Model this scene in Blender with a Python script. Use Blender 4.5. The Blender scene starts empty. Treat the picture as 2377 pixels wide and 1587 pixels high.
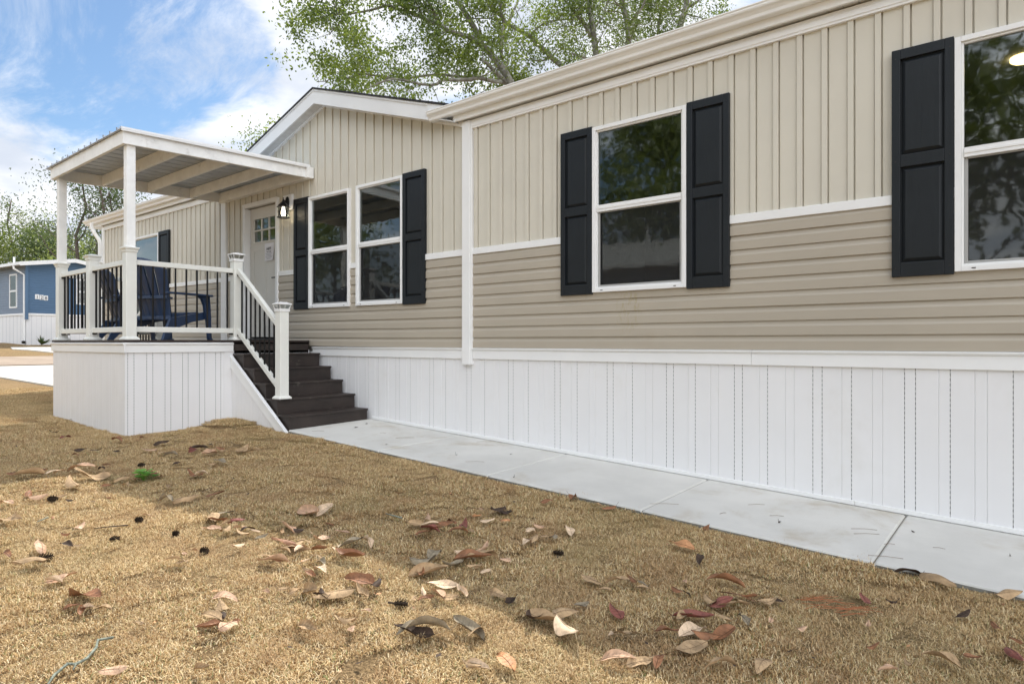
import bpy, bmesh, math, random
from mathutils import Vector, Matrix, noise
R=math.radians
S=bpy.context.scene
# ---------------------------------------------------------------- camera (eye level is z = 0; the lawn lies about 1.2 m below)
cam=bpy.data.objects.new('camera',bpy.data.cameras.new('camera'))
S.collection.objects.link(cam); S.camera=cam
cam.location=(0,0,0); cam.rotation_euler=(R(90),0,R(39.28))
cam.data.sensor_width=36; cam.data.lens=22.60; cam.data.shift_y=0.0006
cam.data.clip_start=0.05; cam.data.clip_end=2000
# ---------------------------------------------------------------- sky
SUN=Vector((-0.35,0.536,0.769)).normalized()
W=bpy.data.worlds.new('World'); S.world=W; W.use_nodes=True
nt=W.node_tree; nt.nodes.clear()
def NN(nt,t,**k):
    n=nt.nodes.new(t)
    for a,b in k.items(): setattr(n,a,b)
    return n
def lk(nt,a,b): nt.links.new(a,b)
sky=NN(nt,'ShaderNodeTexSky',sky_type='NISHITA',sun_disc=False)
sky.sun_elevation=math.asin(SUN.z); sky.sun_rotation=math.atan2(SUN.x,SUN.y)
sky.air_density=1.0; sky.dust_density=0.6; sky.ozone_density=1.6
bg=NN(nt,'ShaderNodeBackground'); out=NN(nt,'ShaderNodeOutputWorld')
bg.inputs['Strength'].default_value=0.10
lk(nt,bg.outputs[0],out.inputs[0])
tc=NN(nt,'ShaderNodeTexCoord'); sep=NN(nt,'ShaderNodeSeparateXYZ'); lk(nt,tc.outputs['Generated'],sep.inputs[0])
def M(nt,op,a,b=None,c=None):
    n=NN(nt,'ShaderNodeMath',operation=op)
    for i,v in enumerate((a,b,c)):
        if v is None: continue
        if isinstance(v,(int,float)): n.inputs[i].default_value=v
        else: lk(nt,v,n.inputs[i])
    return n.outputs[0]
zz=M(nt,'ADD',M(nt,'MAXIMUM',sep.outputs[2],0.0),0.22)
px=M(nt,'DIVIDE',sep.outputs[0],zz); py=M(nt,'DIVIDE',sep.outputs[1],zz)
cmb=NN(nt,'ShaderNodeCombineXYZ'); lk(nt,px,cmb.inputs[0]); lk(nt,py,cmb.inputs[1])
def NZ(vec,scale,detail,rough,dist=0,nt=nt):
    n=NN(nt,'ShaderNodeTexNoise'); n.inputs['Scale'].default_value=scale; n.inputs['Detail'].default_value=detail
    n.inputs['Roughness'].default_value=rough; n.inputs['Distortion'].default_value=dist
    if vec is not None: lk(nt,vec,n.inputs['Vector'])
    return n.outputs['Fac']
def RAMP(nt,f,a,b):
    n=NN(nt,'ShaderNodeMapRange',interpolation_type='SMOOTHSTEP'); lk(nt,f,n.inputs[0])
    n.inputs[1].default_value=a; n.inputs[2].default_value=b
    return n.outputs[0]
mp=NN(nt,'ShaderNodeMapping'); lk(nt,cmb.outputs[0],mp.inputs[0])
mp.inputs['Rotation'].default_value=(0,0,R(-62)); mp.inputs['Scale'].default_value=(1.1,3.6,1)
streak=RAMP(nt,NZ(mp.outputs[0],0.9,10,0.68,0.9),0.44,0.68)
puff=NZ(cmb.outputs[0],1.7,12,0.64,0.35)
def blob(d,r0,r1):
    v=Vector(d).normalized()
    n=NN(nt,'ShaderNodeVectorMath',operation='DOT_PRODUCT'); lk(nt,tc.outputs['Generated'],n.inputs[0]); n.inputs[1].default_value=v
    return RAMP(nt,n.outputs['Value'],math.cos(R(r1)),math.cos(R(r0)))
mask=None
for d,r0,r1,wt in (((-1.172,.333,.27),4,17,0.42),((-1.2,.31,.50),2,13,-0.30),((-1.03,.45,.40),2,11,-0.25),((-0.98,0.50,0.26),2,12,0.13),((-.86,.58,.52),3,15,0.25),((-.66,.76,.42),4,22,0.22),((-.3,.95,.5),6,30,0.2),((.6,-.6,.6),30,85,0.30)):  # last blob: unseen cloud cover behind the camera, added for brighter fill
    b=M(nt,'MULTIPLY',blob(d,r0,r1),wt)
    mask=b if mask is None else M(nt,'ADD',mask,b)
low=RAMP(nt,sep.outputs[2],0.30,0.0)
cl=RAMP(nt,M(nt,'ADD',M(nt,'ADD',puff,mask),M(nt,'MULTIPLY',low,0.10)),0.60,0.80)
cl=M(nt,'MAXIMUM',cl,M(nt,'MULTIPLY',streak,0.80))
cl=M(nt,'MAXIMUM',cl,M(nt,'MULTIPLY',low,0.55))
shade=NZ(cmb.outputs[0],2.6,6,0.5)
ccol=NN(nt,'ShaderNodeMix',data_type='RGBA'); lk(nt,RAMP(nt,shade,0.35,0.65),ccol.inputs[0])
ccol.inputs[6].default_value=(5.6,6.1,7.0,1); ccol.inputs[7].default_value=(9.0,9.1,9.3,1)
tint=NN(nt,'ShaderNodeMix',data_type='RGBA',blend_type='MULTIPLY'); tint.inputs[0].default_value=1
lk(nt,sky.outputs[0],tint.inputs[6]); tint.inputs[7].default_value=(.82,.96,1.03,1)
anti=NN(nt,'ShaderNodeVectorMath',operation='DOT_PRODUCT'); lk(nt,tc.outputs['Generated'],anti.inputs[0]); anti.inputs[1].default_value=Vector((.5,-.85,.25)).normalized()
boost=M(nt,'ADD',M(nt,'MULTIPLY',RAMP(nt,anti.outputs['Value'],-0.1,.75),1.55),1.0)   # extra brightness on unseen clouds behind the camera, added to fill the shaded walls
cb=NN(nt,'ShaderNodeVectorMath',operation='SCALE'); lk(nt,ccol.outputs[2],cb.inputs[0]); lk(nt,boost,cb.inputs['Scale'])
mixs=NN(nt,'ShaderNodeMix',data_type='RGBA'); lk(nt,cl,mixs.inputs[0]); lk(nt,tint.outputs[2],mixs.inputs[6]); lk(nt,cb.outputs[0],mixs.inputs[7])
lk(nt,mixs.outputs[2],bg.inputs[0])
# ---------------------------------------------------------------- sun
sl=bpy.data.lights.new('sun','SUN'); sl.energy=4.8; sl.angle=R(0.6); sl.color=(1.0,0.95,0.86)
sun=bpy.data.objects.new('sun',sl); S.collection.objects.link(sun); sun.rotation_euler=SUN.to_track_quat('Z','Y').to_euler(); sun.location=SUN*60
S.view_settings.view_transform='Standard'; S.view_settings.look='None'; S.view_settings.exposure=0.42; S.view_settings.gamma=1
S.render.engine='CYCLES'; S.render.resolution_x=1024; S.render.resolution_y=683
# ---------------------------------------------------------------- helpers
C=S.collection
rnd=random.Random(11)
def lift(x): return 0.008*(-6-x) if x<-6 else 0.0
class MB:
    def __init__(s): s.v=[]; s.f=[]; s.m=[]; s.mi=0; s.x=None
    def add(s,vs,fs):
        n=len(s.v)
        for p in vs:
            p=Vector(p)
            if s.x is not None: p=s.x@p
            s.v.append((p.x,p.y,p.z))
        for f in fs: s.f.append([n+i for i in f]); s.m.append(s.mi)
    def box(s,a,b):
        x0,y0,z0=a; x1,y1,z1=b
        s.add([(x0,y0,z0),(x1,y0,z0),(x1,y1,z0),(x0,y1,z0),(x0,y0,z1),(x1,y0,z1),(x1,y1,z1),(x0,y1,z1)],
              [(0,3,2,1),(4,5,6,7),(0,1,5,4),(1,2,6,5),(2,3,7,6),(3,0,4,7)])
    def quad(s,a,b,c,d): s.add([a,b,c,d],[(0,1,2,3)])
    def bar(s,p,q,w,h,up=(0,0,1)):
        p=Vector(p);q=Vector(q);d=(q-p).normalized();u=Vector(up)
        if abs(d.dot(u))>.99: u=Vector((0,1,0))
        r=d.cross(u).normalized(); u=r.cross(d).normalized()
        vs=[]
        for e in (p,q):
            for a,b in((-1,-1),(1,-1),(1,1),(-1,1)): vs.append(e+r*a*w/2+u*b*h/2)
        s.add(vs,[(0,3,2,1),(4,5,6,7),(0,1,5,4),(1,2,6,5),(2,3,7,6),(3,0,4,7)])
    def tube(s,pts,rad,n=8,cap=True):
        pts=[Vector(p) for p in pts]
        if not isinstance(rad,(list,tuple)): rad=[rad]*len(pts)
        rings=[];u=None
        for i,p in enumerate(pts):
            d=(pts[min(i+1,len(pts)-1)]-pts[max(i-1,0)]).normalized()
            if u is None: u=d.orthogonal().normalized()
            else:
                u=(u-d*u.dot(d))
                u=u.normalized() if u.length>1e-5 else d.orthogonal().normalized()
            v=d.cross(u); rings.append([p+(u*math.cos(2*math.pi*k/n)+v*math.sin(2*math.pi*k/n))*rad[i] for k in range(n)])
        vs=[q for r in rings for q in r]; fs=[]
        for i in range(len(rings)-1):
            for k in range(n): fs.append((i*n+k,i*n+(k+1)%n,(i+1)*n+(k+1)%n,(i+1)*n+k))
        if cap: fs.append(tuple(range(n))[::-1]); fs.append(tuple((len(rings)-1)*n+k for k in range(n)))
        s.add(vs,fs)
    def prism(s,poly,axis,a,b):
        # poly in the plane normal to axis, extruded a..b
        def P(p,h):
            if axis=='x': return (h,p[0],p[1])
            if axis=='y': return (p[0],h,p[1])
            return (p[0],p[1],h)
        n=len(poly); vs=[P(p,a) for p in poly]+[P(p,b) for p in poly]
        s.add(vs,[tuple(range(n))[::-1],tuple(range(n,2*n))]+[(i,(i+1)%n,n+(i+1)%n,n+i) for i in range(n)])
    def lathe(s,c,prof,n=16,sq=False):
        c=Vector(c);vs=[]
        for r,z in prof:
            for k in range(n):
                a=2*math.pi*(k+(0.5 if sq else 0))/n
                vs.append(c+Vector((r*math.cos(a),r*math.sin(a),z)))
        fs=[]
        for i in range(len(prof)-1):
            for k in range(n): fs.append((i*n+k,i*n+(k+1)%n,(i+1)*n+(k+1)%n,(i+1)*n+k))
        fs.append(tuple(range(n))[::-1]); fs.append(tuple((len(prof)-1)*n+k for k in range(n)))
        s.add(vs,fs)
    def build(s,name,mats,parent=None,bevel=0,smooth=False,lifted=False,loc=None):
        if parent is not None and not smooth and 8<len(s.f)<1500:
            g=s.groups()
            if len(g)>1:
                first=None
                for fi in g:
                    q=MB(); mp_={}
                    for i in fi:
                        q.f.append([mp_.setdefault(k,len(mp_)) for k in s.f[i]]); q.m.append(s.m[i])
                    q.v=[None]*len(mp_)
                    for k,j in mp_.items(): q.v[j]=s.v[k]
                    o=q.build1(name,mats,parent,bevel,smooth,lifted,loc); first=first or o
                return first
        return s.build1(name,mats,parent,bevel,smooth,lifted,loc)
    def groups(s):
        par=list(range(len(s.v)))
        def fd(a):
            while par[a]!=a: par[a]=par[par[a]]; a=par[a]
            return a
        for f in s.f:
            r=fd(f[0])
            for k in f[1:]: par[fd(k)]=r
        comp={}
        for i,f in enumerate(s.f): comp.setdefault(fd(f[0]),[]).append(i)
        cs=[]
        for fi in comp.values():
            vs=[s.v[k] for i in fi for k in s.f[i]]
            cs.append([[min(v[a] for v in vs)-.012 for a in range(3)],[max(v[a] for v in vs)+.012 for a in range(3)],fi])
        ch=True
        n=len(cs); pr=list(range(n))
        def f2(a):
            while pr[a]!=a: pr[a]=pr[pr[a]]; a=pr[a]
            return a
        od=sorted(range(n),key=lambda i:cs[i][0][0])
        for ii,i in enumerate(od):
            for j in od[ii+1:]:
                if cs[j][0][0]>cs[i][1][0]: break
                if all(cs[j][0][a]<=cs[i][1][a] and cs[i][0][a]<=cs[j][1][a] for a in (1,2)): pr[f2(i)]=f2(j)
        out={}
        for i in range(n): out.setdefault(f2(i),[]).extend(cs[i][2])
        return list(out.values())
    def build1(s,name,mats,parent=None,bevel=0,smooth=False,lifted=False,loc=None):
        me=bpy.data.meshes.new(name)
        v=s.v
        if lifted: v=[(x,y,z+lift(x)) for x,y,z in v]
        if loc is not None: v=[(x-loc[0],y-loc[1],z-loc[2]) for x,y,z in v]
        me.from_pydata(v,[],s.f); 
        if not isinstance(mats,(list,tuple)): mats=[mats]
        for m in mats: me.materials.append(m)
        if len(mats)>1: me.polygons.foreach_set('material_index',s.m)
        if smooth: me.polygons.foreach_set('use_smooth',[True]*len(me.polygons))
        me.validate(); me.update()
        bm=bmesh.new(); bm.from_mesh(me); bmesh.ops.recalc_face_normals(bm,faces=bm.faces) if smooth or bevel else None; bm.to_mesh(me); bm.free()
        o=bpy.data.objects.new(name,me); C.objects.link(o)
        if loc is not None: o.location=loc
        if parent is not None:
            o.parent=parent
            if loc is None: o.matrix_parent_inverse=parent.matrix_basis.inverted()
        if bevel:
            m=o.modifiers.new('bevel','BEVEL'); m.width=bevel; m.segments=2; m.limit_method='ANGLE'; m.angle_limit=R(40)
        return o
def empty(name,loc=(0,0,0),label=None,cat=None,group=None,rz=0):
    o=bpy.data.objects.new(name,None); C.objects.link(o); o.location=loc; o.rotation_euler=(0,0,rz); o.empty_display_size=.2
    tag(o,label,cat,group); return o
def tag(o,label=None,cat=None,group=None,kind=None):
    if label: o['label']=label
    if cat: o['category']=cat
    if group: o['group']=group
    if kind: o['kind']=kind
    return o
# ---------------------------------------------------------------- materials
def mat(name,col,rough=.5,spec=.5,noise=None,bump=None,metal=0,coords='Object',dirt=None,trans=None):
    m=bpy.data.materials.new(name); m.use_nodes=True; t=m.node_tree; b=t.nodes['Principled BSDF']
    b.inputs['Base Color'].default_value=(*col,1); b.inputs['Roughness'].default_value=rough
    b.inputs['Specular IOR Level'].default_value=spec; b.inputs['Metallic'].default_value=metal
    g=NN(t,'ShaderNodeNewGeometry'); src=g.outputs['Position']
    cur=None
    if noise:
        sc,amt=noise[:2]; det=noise[2] if len(noise)>2 else 4
        mpn=NN(t,'ShaderNodeMapping'); lk(t,src,mpn.inputs[0]); mpn.inputs['Scale'].default_value=noise[3] if len(noise)>3 else (1,1,1)
        f=NZ(mpn.outputs[0],sc,det,.6,0,nt=t)
        mx=NN(t,'ShaderNodeMix',data_type='RGBA'); lk(t,RAMP(t,f,.3,.7),mx.inputs[0])
        mx.inputs[6].default_value=(*[c*(1-amt) for c in col],1); mx.inputs[7].default_value=(*[min(1,c*(1+amt)) for c in col],1)
        cur=mx.outputs[2]
    if dirt:
        sc,lo,hi,dc,amt=dirt
        f=NZ(src,sc,6,.65,.3,nt=t); mx=NN(t,'ShaderNodeMix',data_type='RGBA')
        lk(t,M(t,'MULTIPLY',RAMP(t,f,lo,hi),amt),mx.inputs[0])
        if cur is None: mx.inputs[6].default_value=(*col,1)
        else: lk(t,cur,mx.inputs[6])
        mx.inputs[7].default_value=(*dc,1); cur=mx.outputs[2]
    if cur is not None: lk(t,cur,b.inputs['Base Color'])
    if bump:
        sc,st=bump[:2]; mpn=NN(t,'ShaderNodeMapping'); lk(t,src,mpn.inputs[0]); mpn.inputs['Scale'].default_value=bump[2] if len(bump)>2 else (1,1,1)
        f=NZ(mpn.outputs[0],sc,4,.6,0,nt=t); bp=NN(t,'ShaderNodeBump'); bp.inputs['Strength'].default_value=st; bp.inputs['Distance'].default_value=.01
        lk(t,f,bp.inputs['Height']); lk(t,bp.outputs[0],b.inputs['Normal'])
    return m
mBoard=mat('beige vinyl',(.605,.57,.485),.42,.4,noise=(1.1,.035),bump=(2.2,.18,(2,1,.4)),dirt=(2.2,.62,.8,(.50,.44,.33),.25))
mLap=mat('tan vinyl',(.415,.367,.295),.42,.4,noise=(.9,.04),bump=(2.5,.22,(.5,1,1.5)),dirt=(1.7,.6,.8,(.40,.33,.24),.3))
def add_stain(m,cx,z0,z1,w):
    t=m.node_tree; b=t.nodes['Principled BSDF']; src=b.inputs['Base Color'].links[0].from_socket
    g=NN(t,'ShaderNodeNewGeometry'); s_=NN(t,'ShaderNodeSeparateXYZ'); lk(t,g.outputs['Position'],s_.inputs[0])
    dx=M(t,'ABSOLUTE',M(t,'SUBTRACT',s_.outputs[0],cx)); fx=RAMP(t,dx,w,w*.3); fz=M(t,'MULTIPLY',RAMP(t,s_.outputs[2],z0,z1),M(t,'LESS_THAN',s_.outputs[2],z1+.12))
    mpn=NN(t,'ShaderNodeMapping'); lk(t,g.outputs['Position'],mpn.inputs[0]); mpn.inputs['Scale'].default_value=(2,1,.7)
    n_=RAMP(t,NZ(mpn.outputs[0],14,6,.7,.6,nt=t),.48,.62)
    mx=NN(t,'ShaderNodeMix',data_type='RGBA'); lk(t,M(t,'MULTIPLY',M(t,'MULTIPLY',fx,fz),M(t,'MULTIPLY',n_,.55)),mx.inputs[0]); lk(t,src,mx.inputs[6]); mx.inputs[7].default_value=(.33,.27,.12,1); lk(t,mx.outputs[2],b.inputs['Base Color'])
add_stain(mLap,-2.80,-.02,.33,.16)
mSkirt=mat('white vinyl skirting',(.765,.76,.76),.38,.4,noise=(1.3,.02),bump=(3.2,.25,(2.2,1,.35)),dirt=(1.3,.55,.8,(.66,.64,.60),.45))
mTrim=mat('white trim vinyl',(.80,.80,.79),.35,.45,noise=(3,.02))
mCream=mat('cream coil trim',(.85,.85,.84),.38,.4,noise=(2.2,.03),bump=(5,.06))
mFascia=mat('white painted fascia',(.72,.725,.72),.45,.4,noise=(2,.03),bump=(9,.08))
mSoffit=mat('soffit vinyl',(.62,.62,.60),.5,.3,noise=(3,.04))
mShut=mat('slate shutter vinyl',(.010,.013,.016),.5,.32,noise=(2,.12),bump=(45,.16,(1,1,.08)))
mRail=mat('ivory rail vinyl',(.74,.74,.69),.33,.45,noise=(4,.03))
mBal=mat('black baluster',(.005,.005,.005),.45,.25)
mWood=mat('painted porch lumber',(.86,.86,.84),.62,.3,noise=(5,.06,6,(1,1,1)),bump=(28,.35,(1,1,1)),dirt=(7,.56,.78,(.38,.36,.32),.5))
mStair=mat('dark brown stair composite',(.034,.025,.021),.5,.4,noise=(4,.25,6,(1,1,1)),bump=(30,.3,(1,.15,1)),dirt=(9,.60,.78,(.16,.14,.12),.55))
mDeck=mat('dark brown deck boards',(.030,.019,.016),.5,.4,noise=(5,.3),bump=(40,.2,(1,.1,1)))
mMetalRoof=mat('galvanised porch roofing',(.44,.49,.56),.42,.5,metal=0,noise=(5,.08),bump=(12,.06))
mRust=mat('weathered metal edge',(.30,.24,.18),.6,.3,noise=(14,.4))
mShingle=mat('charcoal shingle',(.035,.035,.038),.9,.2,noise=(18,.4),bump=(60,.6))
mDoor=mat('off white door paint',(.64,.62,.575),.42,.4,noise=(2,.02))
mBlackMetal=mat('black cast metal',(.008,.007,.007),.35,.5,bump=(60,.1))
mNavy=mat('navy chair plastic',(.024,.048,.105),.30,.6,noise=(5,.15),bump=(50,.08))
mScreenFrame=mat('screen frame grey',(.36,.36,.35),.5,.4)
mConcrete=mat('concrete walk',(.60,.585,.545),.85,.2,noise=(1.6,.07,8),bump=(60,.5,(.25,4,1)),dirt=(1.5,.50,.72,(.42,.36,.27),.75))
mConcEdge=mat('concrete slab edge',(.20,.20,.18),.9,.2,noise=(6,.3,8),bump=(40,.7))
mJoint=mat('joint grime',(.22,.20,.16),.95,.1)
mPad=mat('driveway concrete',(.50,.475,.43),.85,.2,noise=(.8,.06,8),bump=(60,.2))
mRoad=mat('tan road',(.33,.26,.20),.9,.2,noise=(1.2,.10,8),bump=(50,.4))
mDark=mat('dark interior',(.10,.09,.08),.8,.2)
mRoom=mat('interior paint',(.34,.32,.28),.8,.2)
mBark=mat('lichen bark',(.20,.185,.155),.9,.2,noise=(6,.35,8,(1,1,.4)),bump=(20,.8),dirt=(5,.5,.62,(.38,.40,.35),.6))
mBarkD=mat('dark bark',(.10,.08,.065),.95,.1,noise=(7,.3),bump=(20,.8))
mPaper=mat('paper',(.78,.78,.82),.7,.2)
mInk=mat('ink',(.03,.03,.05),.7,.2)
mInkG=mat('grey ink',(.32,.33,.37),.7,.2)
def glassmat(name,tr=(.46,.52,.47),refl=.0,bumpst=.12):
    m=bpy.data.materials.new(name); m.use_nodes=True; t=m.node_tree; t.nodes.clear()
    o=NN(t,'ShaderNodeOutputMaterial'); tb=NN(t,'ShaderNodeBsdfTransparent'); tb.inputs[0].default_value=(*tr,1)
    gb=NN(t,'ShaderNodeBsdfGlossy'); gb.inputs['Roughness'].default_value=.03; gb.inputs[0].default_value=(.92,.97,.95,1)
    fr=NN(t,'ShaderNodeFresnel'); fr.inputs[0].default_value=1.62
    g=NN(t,'ShaderNodeNewGeometry'); f=NZ(g.outputs['Position'],2.6,2,.5,1.0,nt=t)
    bp=NN(t,'ShaderNodeBump'); bp.inputs['Strength'].default_value=bumpst; bp.inputs['Distance'].default_value=.05; lk(t,f,bp.inputs['Height'])
    lk(t,bp.outputs[0],gb.inputs['Normal'])
    mx=NN(t,'ShaderNodeMixShader'); lk(t,M(t,'ADD',M(t,'MULTIPLY',fr.outputs[0],2.0),refl),mx.inputs[0]); lk(t,tb.outputs[0],mx.inputs[1]); lk(t,gb.outputs[0],mx.inputs[2]); lk(t,mx.outputs[0],o.inputs[0])
    return m
mGlass=glassmat('window glass',bumpst=.022)
mGlassL=glassmat('lantern glass',(.93,.93,.92),.02,0.02)
def scrmat():
    m=bpy.data.materials.new('insect screen'); m.use_nodes=True; t=m.node_tree; t.nodes.clear()
    o=NN(t,'ShaderNodeOutputMaterial'); a=NN(t,'ShaderNodeBsdfTransparent'); b=NN(t,'ShaderNodeBsdfDiffuse'); b.inputs[0].default_value=(.035,.035,.037,1)
    mx=NN(t,'ShaderNodeMixShader'); mx.inputs[0].default_value=.42; lk(t,a.outputs[0],mx.inputs[1]); lk(t,b.outputs[0],mx.inputs[2]); lk(t,mx.outputs[0],o.inputs[0]); return m
mScreen=scrmat()
def emit(name,col,st):
    m=bpy.data.materials.new(name); m.use_nodes=True; b=m.node_tree.nodes['Principled BSDF']
    b.inputs['Base Color'].default_value=(*col,1); b.inputs['Emission Color'].default_value=(*col,1); b.inputs['Emission Strength'].default_value=st; return m
mBulb=emit('lit bulb',(1,.86,.62),14); mCeil=emit('lit ceiling lens',(1,.72,.34),6)
def leafmat(name,a,b,tr=.35,sc=.5,rough=.5):
    m=bpy.data.materials.new(name); m.use_nodes=True; t=m.node_tree; t.nodes.clear()
    o=NN(t,'ShaderNodeOutputMaterial'); g=NN(t,'ShaderNodeNewGeometry')
    f=NZ(g.outputs['Position'],sc,3,.6,0,nt=t)
    mx=NN(t,'ShaderNodeMix',data_type='RGBA')
    lk(t,M(t,'ADD',M(t,'MULTIPLY',RAMP(t,f,.3,.7),.5),M(t,'MULTIPLY',g.outputs['Random Per Island'],.5)),mx.inputs[0])
    mx.inputs[6].default_value=(*a,1); mx.inputs[7].default_value=(*b,1)
    p=NN(t,'ShaderNodeBsdfPrincipled'); p.inputs['Roughness'].default_value=rough; lk(t,mx.outputs[2],p.inputs['Base Color'])
    tl=NN(t,'ShaderNodeBsdfTranslucent'); hs=NN(t,'ShaderNodeMix',data_type='RGBA',blend_type='MULTIPLY'); hs.inputs[0].default_value=1
    lk(t,mx.outputs[2],hs.inputs[6]); hs.inputs[7].default_value=(1.9,1.9,.9,1); lk(t,hs.outputs[2],tl.inputs[0])
    ms=NN(t,'ShaderNodeMixShader'); ms.inputs[0].default_value=tr; lk(t,p.outputs[0],ms.inputs[1]); lk(t,tl.outputs[0],ms.inputs[2]); lk(t,ms.outputs[0],o.inputs[0]); return m
mOak=leafmat('oak leaves',(.034,.062,.014),(.17,.215,.05),.42)
mFar=leafmat('far leaves',(.065,.10,.028),(.20,.235,.085),.35,.25)
mFarD=leafmat('dark far leaves',(.022,.042,.014),(.07,.10,.03),.3,.25)
# ---------------------------------------------------------------- ground shapes
def slab(x,y): return -.945-.0387*(x+6.3)-.02*(5.05-y)
KN=[(-10.5,-.932),(-16,-.93),(-20,-.89),(-28,-.85),(-31,-.64),(-33,-.36),(-35.2,-.06),(-36.5,-.02),(-60,.1),(-200,1.5)]
def lawn0(x,y):
    if x>4: b=-1.0-.0387*10.4
    elif x>-6.4: b=-1.0-.0387*(x+6.4)
    elif x>-10.5: b=-1.0+.0165*(-6.4-x)
    else:
        for (xa,za),(xb,zb) in zip(KN,KN[1:]):
            if x>=xb: b=za+(zb-za)*(xa-x)/(xa-xb); break
        else: b=1.5
    d=3.92-y; k=1 if x>-11 else max(0,1-(-11-x)/4)
    if d>0: b-=k*(.04*min(d,1.5)+.01*min(max(d-1.5,0),6))
    if y<-8: b+=min((-8-y)*.08,.5)
    return b
def lawn(x,y):
    z=lawn0(x,y)
    z+=.012*noise.noise(Vector((x*1.3,y*1.3,0)))*(1 if x>-14 else 0)
    r2=((x+7.43)/.42)**2+((y-3.78)/.22)**2
    z+=.055*math.exp(-r2)
    return z
def grid_axis(a,b,fa,fb,fine,coarse):
    xs=[];x=a
    while x<b:
        xs.append(x)
        if fa<=x<fb: x+=fine
        else:
            d=(fa-x) if x<fa else (x-fb)
            x+=min(max(fine,d*.18+fine),coarse) if x>=fb else max(fine,min(coarse,d*.18))
    xs.append(b); return xs
def ground():
    xs=grid_axis(-220,120,-16,2,.12,12); ys=grid_axis(-160,260,-.4,5.2,.12,12)
    b=MB(); n=len(ys)
    b.v=[]
    for x in xs:
        for y in ys:
            z=lawn(x,y)
            if 3.96<y<20 and -6.3<x<8: z-=.16
            b.v.append((x,y,z))
    for i in range(len(xs)-1):
        for j in range(n-1): b.f.append([i*n+j,(i+1)*n+j,(i+1)*n+j+1,i*n+j+1]); b.m.append(0)
    o=b.build('ground',mGround,smooth=True); tag(o,'tan dormant lawn ground around the homes','ground',kind='structure'); return o
def groundmat():
    m=bpy.data.materials.new('dormant turf soil'); m.use_nodes=True; t=m.node_tree; b=t.nodes['Principled BSDF']; b.inputs['Roughness'].default_value=.95; b.inputs['Specular IOR Level'].default_value=.1
    g=NN(t,'ShaderNodeNewGeometry'); pos=g.outputs['Position']
    def mixc(f,a,bb):
        mx=NN(t,'ShaderNodeMix',data_type='RGBA'); lk(t,f,mx.inputs[0])
        for i,v in((6,a),(7,bb)):
            if isinstance(v,tuple): mx.inputs[i].default_value=(*v,1)
            else: lk(t,v,mx.inputs[i])
        return mx.outputs[2]
    fine=RAMP(t,NZ(pos,70,6,.75,0,nt=t),.35,.68); c=mixc(fine,(.11,.07,.035),(.42,.29,.15))
    med=RAMP(t,NZ(pos,1.1,5,.6,.2,nt=t),.42,.66); c=mixc(M(t,'MULTIPLY',med,.2),c,(.22,.18,.08))
    c=mixc(M(t,'MULTIPLY',RAMP(t,NZ(pos,.5,4,.6,nt=t),.5,.72),.4),c,(.40,.27,.13))
    lk(t,c,b.inputs['Base Color'])
    bp=NN(t,'ShaderNodeBump'); bp.inputs['Strength'].default_value=.9; bp.inputs['Distance'].default_value=.02; lk(t,NZ(pos,60,8,.8,nt=t),bp.inputs['Height']); lk(t,bp.outputs[0],b.inputs['Normal'])
    return m
mGround=groundmat()
GROUND=ground()
# walk along the skirting: four poured panels with tooled joints
def walkway():
    js=[-7.6,-4.85,-3.462,-2.075,-.689,.70,2.09,6]
    b=MB()
    for i in range(len(js)-1):
        x0,x1=js[i]+.003,js[i+1]-.003
        if i==0: x0=-6.40
        y0,y1=3.925,5.045
        r=.012
        prof=[(y0,-.10),(y0,-r),(y0+r*.4,-r*.3),(y0+r,0),(y1,0),(y1,-.10)]
        nx=6; xs=[x0]+[x0+r]+[x0+r+(x1-x0-2*r)*k/nx for k in range(1,nx)]+[x1-r,x1]
        base=len(b.v); m=len(prof)
        for a,x in enumerate(xs):
            dz=-r*.8 if a in(0,len(xs)-1) else 0
            for y,z in prof: b.v.append((x,y,slab(x,y)+z+(dz if z>-.05 else 0)))
        for a in range(len(xs)-1):
            for k in range(m-1):
                b.f.append([base+a*m+k,base+(a+1)*m+k,base+(a+1)*m+k+1,base+a*m+k+1]); b.m.append(1 if k<1 else 0)
        b.f.append([base+k for k in range(m)][::-1]); b.m.append(1); b.f.append([base+(len(xs)-1)*m+k for k in range(m)]); b.m.append(1)
    b.mi=2; b.add([(x,y,slab(x,y)-.012) for x,y in((-6.39,3.94),(6,3.94),(6,5.04),(-6.39,5.04))],[(0,1,2,3)])
    o=b.build('walkway',[mConcrete,mConcEdge,mJoint]); tag(o,'pale concrete walkway along the white skirting','walkway',kind='structure')
walkway()
def drape(name,poly_x,poly_fn,mat_,label,cat,dz=.02,step=.5):
    # sheet between y=f0(x) and f1(x)
    x0,x1=poly_x; n=max(2,int((x1-x0)/step)); b=MB()
    for i in range(n+1):
        x=x0+(x1-x0)*i/n; y0,y1=poly_fn(x)
        for k in range(9):
            y=y0+(y1-y0)*k/8; b.v.append((x,y,lawn0(x,y)+dz))
    for i in range(n):
        for k in range(8): b.f.append([i*9+k,(i+1)*9+k,(i+1)*9+k+1,i*9+k+1]); b.m.append(0)
    def skirt_(ids):
        base=len(b.v)
        for q in ids: x,y,z=b.v[q]; b.v.append((x,y,z-.15))
        for q in range(len(ids)-1): b.f.append([ids[q],ids[q+1],base+q+1,base+q]); b.m.append(0)
    skirt_([i*9 for i in range(n+1)]); skirt_([i*9+8 for i in range(n+1)]); skirt_(list(range(9))); skirt_([n*9+k for k in range(9)])
    o=b.build(name,mat_); tag(o,label,cat,kind='structure'); return o
drape('driveway',(-28.0,-15.6),lambda x:(4.35,30),mPad,'sunlit pale concrete driveway beyond the home','driveway',.03)
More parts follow.
